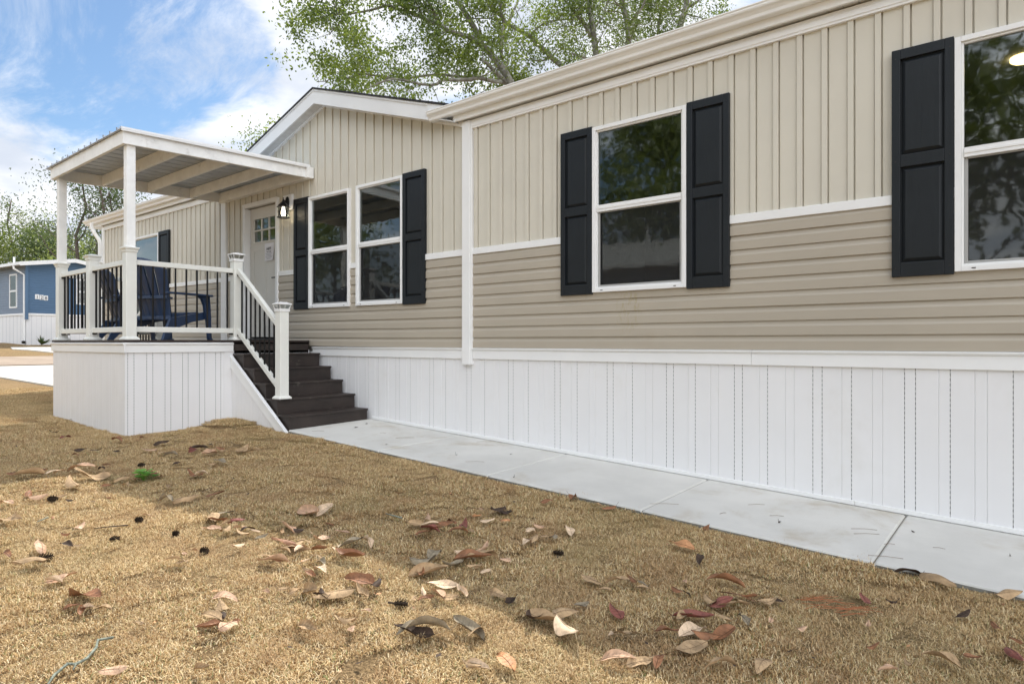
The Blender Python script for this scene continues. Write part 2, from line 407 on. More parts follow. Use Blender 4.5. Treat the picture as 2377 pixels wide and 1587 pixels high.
drape('road',(-31.4,-28.3),lambda x:(-60,60),mRoad,'tan asphalt road crossing behind the driveway','road',.035)
drape('path',(-34.0,-31.9),lambda x:(7.7+(x+34)*-.1 if x<-33.3 else 8.0+(x+33.3)*.9,24),mPad,'white concrete wedge of path below the blue home','path',.03,.25)
# ---------------------------------------------------------------- the manufactured home
YW=5.05
HOME=empty('manufactured_home',(-5,YW,-1.1),'long beige and tan vinyl sided single storey home with slate shutters and white skirting','house')
XL,XR=-15.27,3.6
# windows: (x0,x1,z0,z1)
WIN=[(-3.160,-2.250,.458,1.965),(-.416,.494,.458,1.965),(-7.695,-6.795,.455,1.962),(-6.655,-5.775,.458,1.965),(-13.70,-12.50,.43,1.965),(2.2,3.1,.458,1.965)]
DOOR=(-9.40,-8.535,.02,2.02)
HOLES=[(a+.012,b-.012,c+.012,d-.012) for a,b,c,d in WIN]+[(DOOR[0]-.02,DOOR[1]+.02,-.2,DOOR[3]+.02)]
def cells(x0,x1,z0,z1):
    xs=sorted({x0,x1,*[h for H in HOLES for h in H[:2] if x0<h<x1]}); zs=sorted({z0,z1,*[h for H in HOLES for h in H[2:] if z0<h<z1]})
    for a,b in zip(xs,xs[1:]):
        for c,d in zip(zs,zs[1:]):
            mx,mz=(a+b)/2,(c+d)/2
            if not any(H[0]<mx<H[1] and H[2]<mz<H[3] for H in HOLES): yield a,b,c,d
def lap(b,x0,x1,z0,n,ztop,h=.1125,y=YW+.012,sc=1.0):
    xr=random.Random(4)
    for k in range(n):
        a=z0+h*k; e=min(a+h,ztop)
        prof=[(a,-.017),(a+h*.60,-.0155),(a+h*.74,-.009),(a+h,-.004)]
        cut=sorted([x0,x1]+[x0+(x1-x0)*xr.random() for _ in range(int((x1-x0)/3.5)+1)])
        for xa,xb in zip(cut,cut[1:]):
            off=-.0015*(int(xa*10)%2); xb2=xb
            for (za,ya),(zb,yb) in zip(prof,prof[1:]):
                if za>=ztop: continue
                zb2=min(zb,ztop); yb2=ya+(yb-ya)*(zb2-za)/(zb-za)
                for p,q,r,s_ in cells(xa,xb2,za,zb2):
                    f0=ya+(yb-ya)*(r-za)/(zb-za); f1=ya+(yb-ya)*(s_-za)/(zb-za)
                    b.quad((p,y+f0+off,r),(q,y+f0+off,r),(q,y+f1+off,s_),(p,y+f1+off,s_))
            for p,q,r,s_ in cells(xa,xb2,a+.0001,a+.0002):
                b.quad((p,y-.017+off,a),(p,y,a),(q,y,a),(q,y-.017+off,a))
def seg(x0,x1,xi,z0,ztop_fn,b,y):
    pass
def board(b,x0,x1,z0,ztop,ph,per=.1714,y=YW+.012):
    # board and batten vinyl: flat board, raised batten, shadow groove to its right
    prof=[(0,0),(.115,0),(.1155,.006),(.118,.006),(.1195,-.013),(.1565,-.013),(.158,.018),(.1665,.018),(.168,0),(per,0)]
    k=math.floor((x0-ph)/per)-1
    while ph+k*per-.163<x1:
        o=ph+k*per-.163
        for (xa,ya),(xb,yb) in zip(prof,prof[1:]):
            A=max(o+xa,x0); Bx=min(o+xb,x1)
            if Bx-A<1e-5: continue
            fa=ya+(yb-ya)*(A-o-xa)/(xb-xa); fb=ya+(yb-ya)*(Bx-o-xa)/(xb-xa)
            zf=2.2
            for p,q,r,s_ in cells(A,Bx,z0,zf):
                ga=fa+(fb-fa)*(p-A)/(Bx-A); gb=fa+(fb-fa)*(q-A)/(Bx-A)
                b.quad((p,y+ga,r),(q,y+gb,r),(q,y+gb,s_),(p,y+ga,s_))
            b.quad((A,y+fa,zf),(Bx,y+fb,zf),(Bx,y+fb,ztop(Bx)),(A,y+fa,ztop(A)))
        k+=1
GAx,GAz,GS=-7.36,3.125,.314           # gable apex of the wall trim
gz=lambda x: GAz-GS*abs(x-GAx)
flat=lambda x: 2.30
b=MB(); board(b,-4.67,XR,.96,flat,-3.576+.001); o=b.build('board_siding',mBoard,HOME); 
b=MB(); board(b,-9.98,-4.80,.96,lambda x:gz(x)+.02,-4.959); b.build('board_siding',mBoard,HOME,lifted=True)
b=MB(); board(b,XL+.05,-10.13,.96,flat,-10.40); b.build('board_siding',mBoard,HOME,lifted=True)
for x0,x1 in ((-4.67,XR),(-9.98,-9.44),(-8.50,-4.80),(XL+.05,-10.13)):
    b=MB(); lap(b,x0,x1,-.0565,9,.95); b.build('lap_siding',mLap,HOME,lifted=True)
SHUT=[(-3.512,-3.164),(-2.246,-1.890),(-.770,-.420),(.498,.85),(-8.055,-7.700),(-5.768,-5.395),(-12.495,-12.07),(-14.06,-13.705)]
# belt trim between the two sidings
def runs(x0,x1,z):
    HH=HOLES+[(a+.004,c-.004,.4,2) for a,c in SHUT]
    xs=[x0]+sorted(h for H in HH for h in H[:2] if x0<h<x1)+[x1]
    for a,c in zip(xs,xs[1:]):
        m=(a+c)/2
        if c-a>.01 and not any(H[0]<m<H[1] and H[2]<z<H[3] for H in HH): yield a,c
b=MB()
for X0,X1 in ((-4.67,XR),(-9.98,-4.80),(XL+.05,-10.13)):
    for a,c in runs(X0,X1,1.0): 
        b.box((a,YW-.012,.938),(c,YW+.02,1.005))
b.build('belt_trim',mTrim,HOME,bevel=.003,lifted=True)
# top trim under the soffit (flat eaves)
b=MB()
for X0,X1 in ((-4.67,XR),(XL+.05,-10.13)):
    b.box((X0,YW-.016,2.282),(X1,YW+.02,2.372)); b.box((X0,YW-.022,2.300),(X1,YW-.0162,2.345))
b.build('frieze_trim',mCream,HOME,bevel=.003,lifted=True)
# gable frieze trim (rakes)
b=MB()
for sx in (1,-1):
    xe=GAx+sx*2.56
    q=[(GAx,GAz),(xe,GAz-GS*abs(xe-GAx)),(xe,GAz-GS*abs(xe-GAx)+.11),(GAx,GAz+.11)]
    b.prism(q,'y',YW-.018,YW+.02)
b.build('frieze_trim',mTrim,HOME,lifted=True)
# corner covers
b=MB(); b.box((-4.800,YW-.035,-.238),(-4.688,YW+.02,2.37)); b.build('joint_cover',mTrim,HOME,bevel=.004)
b=MB(); b.box((-4.686,YW-.022,-.232),(-4.668,YW+.015,2.37)); b.build('joint_cover',mTrim,HOME,bevel=.002)
b=MB(); b.box((-10.13,YW-.035,-.2),(-9.98,YW+.02,2.36)); b.build('joint_cover',mTrim,HOME,bevel=.004,lifted=True)
b=MB(); b.box((XL-.03,YW-.03,-.2),(XL+.06,YW+.06,2.38)); b.build('corner_trim',mCream,HOME,bevel=.004,lifted=True)
# skirting
def skirt(b,x0,x1,y,zt,zb,ph=-.280,per=.1935):
    xs=set([x0,x1]); ev=[]
    k=math.floor((x0-ph)/per)-1
    while ph+k*per<x1+.1:
        for s_ in(-.0315,.0315): ev.append((ph+k*per+s_,(k%3!=0) if s_>0 else (k%3==1)))
        k+=1
    cur=x0
    for e,dot in ev:
        if e-.003<=x0 or e+.003>=x1: continue
        b.mi=0; b.quad((cur,y,zb(cur)),(e-.0028,y,zb(e)),(e-.0028,y,zt),(cur,y,zt))
        b.mi=1 if dot else 0
        b.quad((e-.0028,y,zb(e)),(e,y+.0045,zb(e)),(e,y+.0045,zt),(e-.0028,y,zt)); b.quad((e,y+.0045,zb(e)),(e+.0028,y,zb(e)),(e+.0028,y,zt),(e,y+.0045,zt))
        cur=e+.0028
    b.mi=0; b.quad((cur,y,zb(cur)),(x1,y,zb(x1)),(x1,y,zt),(cur,y,zt))
def perfmat():
    m=bpy.data.materials.new('perforated skirting groove'); m.use_nodes=True; t=m.node_tree; bb=t.nodes['Principled BSDF']
    g=NN(t,'ShaderNodeNewGeometry'); s_=NN(t,'ShaderNodeSeparateXYZ'); lk(t,g.outputs['Position'],s_.inputs[0])
    f=M(t,'GREATER_THAN',M(t,'FRACT',M(t,'MULTIPLY',s_.outputs[2],30)),.45)
    mx=NN(t,'ShaderNodeMix',data_type='RGBA'); lk(t,f,mx.inputs[0]); mx.inputs[6].default_value=(.62,.62,.61,1); mx.inputs[7].default_value=(.34,.34,.34,1)
    lk(t,mx.outputs[2],bb.inputs['Base Color']); return m
mPerf=perfmat()
b=MB(); skirt(b,-9.9,XR,YW+.004,-.12,lambda x:slab(x,YW)-.03 if x>-6 else -1.1)
b.build('skirting',[mSkirt,mPerf],HOME)
b=MB(); skirt(b,XL,-10.0,YW+.004,-.12,lambda x:-1.1); b.build('skirting',[mSkirt,mPerf],HOME)
b=MB()
for X0,X1 in ((-7.62,-4.802),(-4.666,-1.72),(-1.72,XR),(XL-.01,-10.1)):
    b.prism([(YW-.012,-.174),(YW-.012,-.085),(YW-.022,-.078),(YW-.026,-.068),(YW-.026,-.060),(YW+.02,-.057),(YW+.02,-.174)],'x',X0+.001,X1-.001)
b.build('skirting_top_trim',mTrim,HOME,bevel=.002)
b=MB()
for X0,X1 in ((-6.36,-4.39),(-4.39,-1.0),(-1.0,XR)):
    n=1
    b.add([(X0+.001,YW-.012,slab(X0,YW)+.004),(X1-.001,YW-.012,slab(X1,YW)+.004),(X1-.001,YW+.003,slab(X1,YW)+.004),(X0+.001,YW+.003,slab(X0,YW)+.004),
           (X0+.001,YW-.012,slab(X0,YW)+.036),(X1-.001,YW-.012,slab(X1,YW)+.036),(X1-.001,YW+.003,slab(X1,YW)+.036),(X0+.001,YW+.003,slab(X0,YW)+.036)],
          [(0,3,2,1),(4,5,6,7),(0,1,5,4),(1,2,6,5),(2,3,7,6),(3,0,4,7)])
b.build('skirting_base_trim',mTrim,HOME,bevel=.002)
# windows
def window(x0,x1,z0,z1):
    y=YW; b=MB(); fl=.046
    def ring(a,c,z,w,t,y0,y1):
        b.box((a,y0,z),(a+t,y1,w)); b.box((c-t,y0,z),(c,y1,w)); b.box((a+t+.0005,y0,z),(c-t-.0005,y1,z+t)); b.box((a+t+.0005,y0,w-t),(c-t-.0005,y1,w))
    ring(x0,x1,z0,z1,.034,y-.030,y+.03)
    ring(x0+.0345,x1-.0345,z0+.0345,z1-.0345,.014,y-.016,y+.05)
    zm=z0+(z1-z0)*.508
    b.box((x0+.049,y-.022,zm-.036),(x1-.049,y+.03,zm+.026)); b.box((x0+.049,y-.026,zm-.012),(x1-.049,y-.0225,zm+.006))
    w=b.build('window',mTrim,HOME,bevel=.0025,lifted=True)
    b=MB(); b.quad((x0+.045,y+.004,zm+.02),(x1-.045,y+.004,zm+.02),(x1-.045,y+.004,z1-.045),(x0+.045,y+.004,z1-.045)); p=b.build('pane',mGlass,w,lifted=True)
    b=MB(); b.quad((x0+.045,y+.018,z0+.045),(x1-.045,y+.018,z0+.045),(x1-.045,y+.018,zm-.03),(x0+.045,y+.018,zm-.03)); b.build('pane',mGlass,w,lifted=True)
    b=MB(); a,c,z,t=x0+.050,x1-.050,z0+.050,.016; zz_=zm-.037
    b.mi=0
    for q in (((a,y-.004,z),(a+.020,y+.004,zz_)),((c-t,y-.004,z),(c,y+.004,zz_)),((a+.0205,y-.004,z),(c-t-.0005,y+.004,z+t)),((a+.0205,y-.004,zz_-.008),(c-t-.0005,y+.004,zz_))): b.box(*q)
    b.mi=1; b.quad((a+.02,y,z+t),(c-t,y,z+t),(c-t,y,zz_-.008),(a+.02,y,zz_-.008))
    b.build('insect_screen',[mScreenFrame,mScreen],w,lifted=True)
    b=MB()
    for xx in (x0+.09,x1-.11): b.box((xx,y-.032,z0+.014),(xx+.022,y-.0301,z0+.020))
    b.build('weep_slot',mBlackMetal,w,lifted=True)
for w_ in WIN: window(*w_)
# shutters: stiles, rails and two raised panels, six screws
def shutter(x0,x1,z0=.443,z1=1.978):
    b=MB(); y0,y1=YW-.030,YW+.012; zc=(z0+z1)/2
    P=[(x0+.050,x1-.050,z0+.094,1.182),(x0+.050,x1-.050,1.264,z1-.068)]
    b.box((x0,y0,z0),(x0+.05,y1,z1)); b.box((x1-.05,y0,z0),(x1,y1,z1))
    for a,c in ((z0,P[0][2]),(P[0][3],P[1][2]),(P[1][3],z1)): b.box((x0+.0502,y0,a),(x1-.0502,y1,c))
    sh=b.build('shutter',mShut,HOME,bevel=.003,lifted=True)
    for a,c,z,w in P:
        b=MB(); yb=YW-.008; yt=YW-.022; i,j=.006,.030
        v=[(a,yb,z),(c,yb,z),(c,yb,w),(a,yb,w),(a+i,yb,z+i),(c-i,yb,z+i),(c-i,yb,w-i),(a+i,yb,w-i),(a+j,yt,z+j),(c-j,yt,z+j),(c-j,yt,w-j),(a+j,yt,w-j)]
        f=[(0,1,5,4),(1,2,6,5),(2,3,7,6),(3,0,4,7),(4,5,9,8),(5,6,10,9),(6,7,11,10),(7,4,8,11),(8,9,10,11)]
        b.add(v,f); b.build('raised_panel',mShut,sh,lifted=True)
    b=MB()
    for xx in (x0+.022,x1-.022):
        for z_ in (z0+.06,1.223,z1-.06): b.box((xx-.004,y0-.0015,z_-.004),(xx+.004,y0+.002,z_+.004))
    b.build('screw',mBlackMetal,sh,lifted=True)
for a,c in SHUT: shutter(a,c)
# entry door with trim
x0,x1,z0,z1=DOOR
b=MB()
for q in (((x0-.060,YW-.026,-.02),(x0,YW+.10,z1+.055)),((x1,YW-.026,-.02),(x1+.055,YW+.10,z1+.055)),((x0+.0005,YW-.026,z1),(x1-.0005,YW+.10,z1+.055))): b.box(*q)
b.box((x0-.064,YW-.034,z1+.035),(x1+.059,YW-.0265,z1+.062))
b.build('door_frame',mTrim,HOME,bevel=.004,lifted=True)
dx=lambda f: x0+(x1-x0)*f
b=MB(); yd=YW+.070
gl=(dx(.14),dx(.86),1.50,1.845)
cells_x=[x0+.004,gl[0],gl[1],x1-.004]
b.box((x0+.004,yd,.06),(gl[0],yd+.045,z1-.005)); b.box((gl[1],yd,.06),(x1-.004,yd+.045,z1-.005))
b.box((gl[0]+.0003,yd,.06),(gl[1]-.0003,yd+.045,gl[2])); b.box((gl[0]+.0003,yd,gl[3]),(gl[1]-.0003,yd+.045,z1-.005))
for i in range(1,3): x=gl[0]+(gl[1]-gl[0])*i/3; b.box((x-.011,yd-.004,gl[2]),(x+.011,yd+.02,gl[3]))
zm=(gl[2]+gl[3])/2; b.box((gl[0],yd-.0045,zm-.011),(gl[1],yd+.0195,zm+.011))
for q in (((gl[0]-.022,yd-.010,gl[2]-.022),(gl[0],yd-.0002,gl[3]+.022)),((gl[1],yd-.010,gl[2]-.022),(gl[1]+.022,yd-.0002,gl[3]+.022)),((gl[0]+.0002,yd-.010,gl[2]-.022),(gl[1]-.0002,yd-.0002,gl[2])),((gl[0]+.0002,yd-.010,gl[3]),(gl[1]-.0002,yd-.0002,gl[3]+.022))): b.box(*q)
# craftsman panels: raised stiles around two sunk vertical panels
for q in (((x0+.004,yd-.006,.06),(dx(.14),yd-.0002,1.44)),((dx(.47),yd-.006,.06),(dx(.53),yd-.0002,1.36)),((dx(.86),yd-.006,.06),(x1-.004,yd-.0002,1.44)),((dx(.14)+.0003,yd-.006,1.36),(dx(.86)-.0003,yd-.0002,1.44)),((dx(.14)+.0003,yd-.006,.06),(dx(.86)-.0003,yd-.0002,.24))): b.box(*q)
door=b.build('door',mDoor,HOME,bevel=.002,lifted=True)
b=MB(); b.quad((gl[0],yd+.012,gl[2]),(gl[1],yd+.012,gl[2]),(gl[1],yd+.012,gl[3]),(gl[0],yd+.012,gl[3])); b.build('pane',mGlass,door,lifted=True)
b=MB(); hx=x1-.065
b.lathe((0,0,0),[(.001,0),(.028,0),(.026,.012),(.010,.014),(.010,.04),(.001,.04)],14)
b.v=[(hx+x,yd-.006-z,.93+y) for x,y,z in b.v]; b.bar((hx+.004,yd-.05,.93),(hx-.10,yd-.05,.93),.016,.018)
b.build('door_handle',mBlackMetal,door,lifted=True,bevel=.002)
b=MB(); b.box((hx-.03,yd-.030,1.05),(hx+.03,yd-.0062,1.17)); b.build('keypad_lock',mBlackMetal,door,lifted=True,bevel=.006)
b=MB(); b.box((x0-.05,YW-.05,.035),(x1+.05,YW+.12,.058)); b.build('door_threshold',mBlackMetal,HOME,bevel=.004)
# roof, soffit, fascia, gutters
YF=4.965; YG=4.86
RX,RL=XR+.35,-15.88
b=MB()
def eave(x0,x1):
    b.box((x0,YF,2.374),(x1,YF+.022,2.530))
eave(-4.885,RX); eave(RL,-9.95)
b.build('fascia',mCream,HOME,bevel=.003,lifted=True)
b=MB()
for X0,X1 in ((-4.885,RX),(RL,-9.95)):
    n=int((X1-X0)/.10)
    for i in range(n):
        a=X0+(X1-X0)*i/n; c=X0+(X1-X0)*(i+1)/n
        b.box((a+.0015,YF+.0225,2.384),(c-.0015,YW+.3,2.392)); 
    b.box((X0,YF+.023,2.394),(X1,YW+.30,2.398))
b.build('soffit',mSoffit,HOME,lifted=True)
def gutter(x0,x1):
    b=MB(); y=YF
    prof=[(y-.002,2.435),(y-.058,2.432),(y-.066,2.440),(y-.070,2.462),(y-.086,2.480),(y-.104,2.490),(y-.110,2.500),(y-.110,2.514),(y-.118,2.518),(y-.118,2.526),(y-.106,2.528),(y-.102,2.520),(y-.100,2.500),(y-.060,2.470),(y-.056,2.442),(y-.008,2.442),(y-.008,2.528),(y-.002,2.528)]
    b.prism(prof,'x',x0,x1)
    e=[(y-.002,2.435),(y-.058,2.432),(y-.070,2.462),(y-.086,2.480),(y-.110,2.500),(y-.118,2.526),(y-.002,2.528)]
    b.prism(e,'x',x0-.003,x0-.0002); b.prism(e,'x',x1+.0002,x1+.003)
    return b.build('gutter',mCream,HOME,lifted=True)
gutter(-5.19,RX); gutter(RL-.02,-9.72)
# downspout: outlet, two elbows, leader and foot elbow
b=MB(); b.tube([(-15.46,4.885,2.44),(-15.46,4.885,2.36),(-15.44,4.90,2.29),(-15.30,4.975,2.08),(-15.285,4.985,2.0),(-15.285,4.985,-.80),(-15.29,4.93,-.90)],.042,4)
b.build('downspout',mCream,HOME,bevel=.008,lifted=True)
b=MB()
for z_ in (1.6,.2): b.box((-15.34,4.955,z_),(-15.23,5.03,z_+.03))
b.build('downspout_strap',mCream,HOME,lifted=True)
# roof planes
RY,RZ=9.0,3.55
def roofslab(b,p,th=.02):
    n=len(p); b.add(list(p)+[(x,y,z-th) for x,y,z in p],[tuple(range(n)),tuple(range(n,2*n))[::-1]]+[(i,(i+1)%n,n+(i+1)%n,n+i) for i in range(n)])
b=MB()
rz=lambda y: 2.545+(y-4.94)*(RZ-2.545)/(RY-4.94)
def poly(pts):
    n=len(pts); b.add([(x,y,z) for x,y,z in pts]+[(x,y,z-.02) for x,y,z in pts],[tuple(range(n)),tuple(range(n,2*n))[::-1]]+[(i,(i+1)%n,n+(i+1)%n,n+i) for i in range(n)])
poly([(RL,4.94,2.545),(-9.80,4.94,2.545),(-9.80,5.6,rz(5.6)),(-4.93,5.6,rz(5.6)),(-4.93,4.94,2.545),(RX,4.94,2.545),(RX,RY,RZ),(RX,13.1,2.54),(RL,13.1,2.54),(RL,RY,RZ)][:7]+[(RL,RY,RZ)])
poly([(RL,RY,RZ),(RX,RY,RZ),(RX,13.1,2.54),(RL,13.1,2.54)])
b.build('roof',mShingle,HOME,lifted=True)
gt=lambda x: 3.325-.3165*abs(x-GAx)
b=MB()
for sx in (1,-1):
    xe=GAx+sx*2.50
    roofslab(b,[(GAx,4.862,3.335),(xe,4.862,gt(xe)+.010),(xe,6.3,gt(xe)+.010),(GAx,8.4,3.335)],.022)
b.build('gable_roof',mShingle,HOME,lifted=True)
b=MB()
for sx in (1,-1):
    xe=GAx+(2.172 if sx>0 else -2.50)
    b.prism([(GAx,3.125),(xe,3.125-.314*abs(xe-GAx)),(xe,gt(xe)-.035),(GAx,3.325-.035)],'y',4.882,4.906)
    b.prism([(GAx,3.325-.0352),(xe,gt(xe)-.0352),(xe,gt(xe)-.013),(GAx,3.325-.013)],'y',4.872,4.906)
b.prism([(-5.1875,2.531),(-4.95,2.531),(-4.95,gt(-4.95)-.0135),(-5.1875,gt(-5.1875)-.0135)],'y',4.874,4.906)
b.build('rake_fascia',mFascia,HOME,lifted=True)
b=MB()
for sx in (1,-1):
    n=26
    for i in range(n):
        xa=GAx+sx*(2.5*i/n+.002); xb=GAx+sx*(2.5*(i+1)/n-.002)
        za=lambda x: 3.150-.314*abs(x-GAx)
        b.add([(xa,4.907,za(xa)),(xb,4.907,za(xb)),(xb,YW+.02,za(xb)),(xa,YW+.02,za(xa)),(xa,4.907,za(xa)+.01),(xb,4.907,za(xb)+.01),(xb,YW+.02,za(xb)+.01),(xa,YW+.02,za(xa)+.01)],[(0,3,2,1),(4,5,6,7),(0,1,5,4),(1,2,6,5),(2,3,7,6),(3,0,4,7)])
b.build('gable_soffit',mSoffit,HOME,lifted=True)
# shell behind the siding: inner wall with openings, floor, ceiling, back and end walls
b=MB()
for p,q,r,s_ in cells(XL,XR,-.9,2.42): b.quad((p,YW+.055,r),(q,YW+.055,r),(q,YW+.055,s_),(p,YW+.055,s_))
for H in HOLES:
    a,c,z,w=H
    if z<0: z=.05
    b.quad((a,YW+.02,z),(a,YW+.14,z),(a,YW+.14,w),(a,YW+.02,w)); b.quad((c,YW+.02,z),(c,YW+.14,z),(c,YW+.14,w),(c,YW+.02,w)); b.quad((a,YW+.02,w),(c,YW+.02,w),(c,YW+.14,w),(a,YW+.14,w)); b.quad((a,YW+.02,z),(c,YW+.02,z),(c,YW+.14,z),(a,YW+.14,z))
for p,q,r,s_ in cells(XL,XR,-.1,2.42): b.quad((p,YW+.14,r),(q,YW+.14,r),(q,YW+.14,s_),(p,YW+.14,s_))
b.quad((XL,YW+.14,.03),(XR,YW+.14,.03),(XR,12.8,.03),(XL,12.8,.03)); b.quad((XL,YW+.05,2.40),(XR,YW+.05,2.40),(XR,12.8,2.40),(XL,12.8,2.40))
b.quad((XL,12.8,-1.2),(XR,12.8,-1.2),(XR,12.8,2.5),(XL,12.8,2.5)); b.quad((XL,9.0,0),(XR,9.0,0),(XR,9.0,2.4),(XL,9.0,2.4))
for x in (-10.0,-8.3,-4.7,-1.3): b.quad((x,YW+.15,.03),(x,9,.03),(x,9,2.4),(x,YW+.15,2.4))
for x in (XL,XR):
    b.quad((x,YW,-1.2),(x,12.8,-1.2),(x,12.8,2.4),(x,YW,2.4)); b.add([(x,YW,2.4),(x,12.8,2.4),(x,9,3.5)],[(0,1,2)])
b.add([(GAx-2.5,YW+.06,2.3),(GAx+2.5,YW+.06,2.3),(GAx,YW+.06,3.2)],[(0,1,2)])
b.build('inner_shell',mRoom,HOME)
b=MB(); b.lathe((-.085,6.9,2.36),[(.001,0),(.085,0),(.100,.012),(.100,.038)],24); b.build('ceiling_light',mCeil,HOME,smooth=False)
# algae stain drips below the middle window (a real stain on the vinyl)
# ---------------------------------------------------------------- wall lantern
LX,LY=-8.085,4.885
lan=empty('wall_lantern',(-8.2,YW-.02,1.9),'lit black coach lantern with clear glass on a white block beside the door','lantern')
b=MB(); b.box((-8.325,YW-.028,1.865),(-8.09,YW+.01,2.085)); b.box((-8.305,YW-.036,1.885),(-8.11,YW-.0282,2.065)); b.build('mounting_block',mTrim,lan,bevel=.004)
b=MB(); b.lathe((0,0,0),[(.001,0),(.062,0),(.058,.012),(.035,.022),(.001,.028)],20); b.v=[(-8.19+x*.72,YW-.037-z,1.975+y*1.3) for x,y,z in b.v]; b.build('back_plate',mBlackMetal,lan)
b=MB(); b.tube([(-8.19,YW-.05,1.96),(-8.165,YW-.10,1.985),(-8.12,4.905,1.985),(LX,LY,1.955)],.009,8); b.tube([(-8.19,YW-.05,2.0),(-8.15,YW-.13,1.93),(-8.13,4.95,1.89)],.006,6); b.build('arm',mBlackMetal,lan)
b=MB(); b.lathe((LX,LY,0),[(.001,2.01),(.007,2.005),(.004,1.99),(.010,1.975),(.014,1.955),(.030,1.940),(.062,1.905),(.075,1.885),(.088,1.872),(.086,1.866),(.06,1.868),(.001,1.868)],6); b.build('lantern_cap',mBlackMetal,lan)
b=MB()
for k in range(6):
    a=2*math.pi*k/6; b.bar((LX+.066*math.cos(a),LY+.066*math.sin(a),1.735),(LX+.066*math.cos(a),LY+.066*math.sin(a),1.87),.006,.006)
b.lathe((LX,LY,0),[(.056,1.722),(.086,1.722),(.086,1.734),(.072,1.740),(.056,1.738)],6)
b.build('lantern_cage',mBlackMetal,lan)
b=MB(); n=6
for k in range(n):
    a=2*math.pi*k/n; c=2*math.pi*(k+1)/n
    b.quad((LX+.062*math.cos(a),LY+.062*math.sin(a),1.74),(LX+.062*math.cos(c),LY+.062*math.sin(c),1.74),(LX+.062*math.cos(c),LY+.062*math.sin(c),1.866),(LX+.062*math.cos(a),LY+.062*math.sin(a),1.866))
b.build('lantern_glass',mGlassL,lan)
b=MB(); b.lathe((LX,LY,0),[(.001,1.755),(.020,1.762),(.030,1.782),(.028,1.805),(.016,1.830),(.013,1.855),(.013,1.868),(.001,1.868)],14); b.build('bulb',mBulb,lan,smooth=True)
pl=bpy.data.lights.new('lantern_bulb_light','POINT'); pl.energy=9.0; pl.color=(1,.74,.40); pl.shadow_soft_size=.03
lo=bpy.data.objects.new('lantern_bulb_light',pl); C.objects.link(lo); lo.location=(LX,LY,1.79); lo.parent=lan; lo.matrix_parent_inverse=Matrix.Translation(-Vector((-8.2,YW-.02,1.9)))
bm_=None
# ---------------------------------------------------------------- paper notice taped to the door
px0,px1,pz0,pz1=-8.965,-8.715,1.215,1.475
note=empty('paper_notice',((px0+px1)/2,yd-.02,pz0),'printed white paper notice taped to the front door under its window','notice')
b=MB(); n=8
for i in range(n):
    def P(u,v):
        curl=.020*max(0,u-.8)/.2*(1-v)**2+.004*math.sin(u*5)
        return (px0+(px1-px0)*u+(.0 if v>.1 else 0),yd-.012-curl,pz0+(pz1-pz0)*v)
    for j in range(n): b.quad(P(i/n,j/n),P((i+1)/n,j/n),P((i+1)/n,(j+1)/n),P(i/n,(j+1)/n))
b.build('sheet',mPaper,note,smooth=True)
def text(body,size,loc,rot,m,parent,name='lettering',align='LEFT',ext=.0004):
    cu=bpy.data.curves.new(name,'FONT'); cu.body=body; cu.size=size; cu.extrude=ext; cu.align_x=align; cu.resolution_u=2
    t=bpy.data.objects.new(name,cu); C.objects.link(t); dg=bpy.context.evaluated_depsgraph_get(); me=bpy.data.meshes.new_from_object(t.evaluated_get(dg)); 
    bpy.data.objects.remove(t); o=bpy.data.objects.new(name,me); C.objects.link(o); me.materials.clear(); me.materials.append(m)
    o.location=loc; o.rotation_euler=rot
    if parent: o.parent=parent; o.matrix_parent_inverse=parent.matrix_basis.inverted()
    return o
cx=(px0+px1)/2
text('A&M',.062,(cx-.065,yd-.0185,1.375),(R(90),0,0),mInk,note).scale=(1,1,1)
text('WELCOME',.026,(cx-.060,yd-.0185,1.338),(R(90),0,0),mInk,note)
b=MB()
for k,(a,c) in enumerate(((.16,.86),(.22,.80),(.14,.88),(.18,.84),(.26,.72))):
    z_=1.318-.019*k; b.box((px0+(px1-px0)*a,yd-.0184,z_),(px0+(px1-px0)*c,yd-.0180,z_+.006))
b.build('printed_lines',mInkG,note)
# ---------------------------------------------------------------- entry porch
X0,X1,Y0,Y1=-10.08,-7.67,2.74,5.02
PORCH=empty('porch',(-8.87,3.9,-1.05),'raised entry porch with white skirting, ivory and black railings, sloping metal roof and dark steps','porch')
TOP=.030
b=MB(); n=17
for i in range(n):
    a=X0-.012+(X1-X0+.024)*i/n; c=X0-.012+(X1-X0+.024)*(i+1)/n; b.box((a+.002,Y0-.014,TOP-.025),(c-.002,Y1,TOP))
b.box((X0,Y0+.01,-.02),(X1,Y1,TOP-.026))
b.build('deck_boards',mDeck,PORCH,bevel=.003)
b=MB(); b.box((X0+.01,Y0+.012,-.14),(X1-.01,Y1,-.0205)); b.build('rim_joist',mStair,PORCH)
def face_matrix(px_,py_,ax):   # local x runs along ax, local +y points inwards
    ax=Vector(ax); inn=Vector((-ax.y,ax.x,0)); return Matrix(((ax.x,inn.x,0,px_),(ax.y,inn.y,0,py_),(0,0,1,0),(0,0,0,1)))
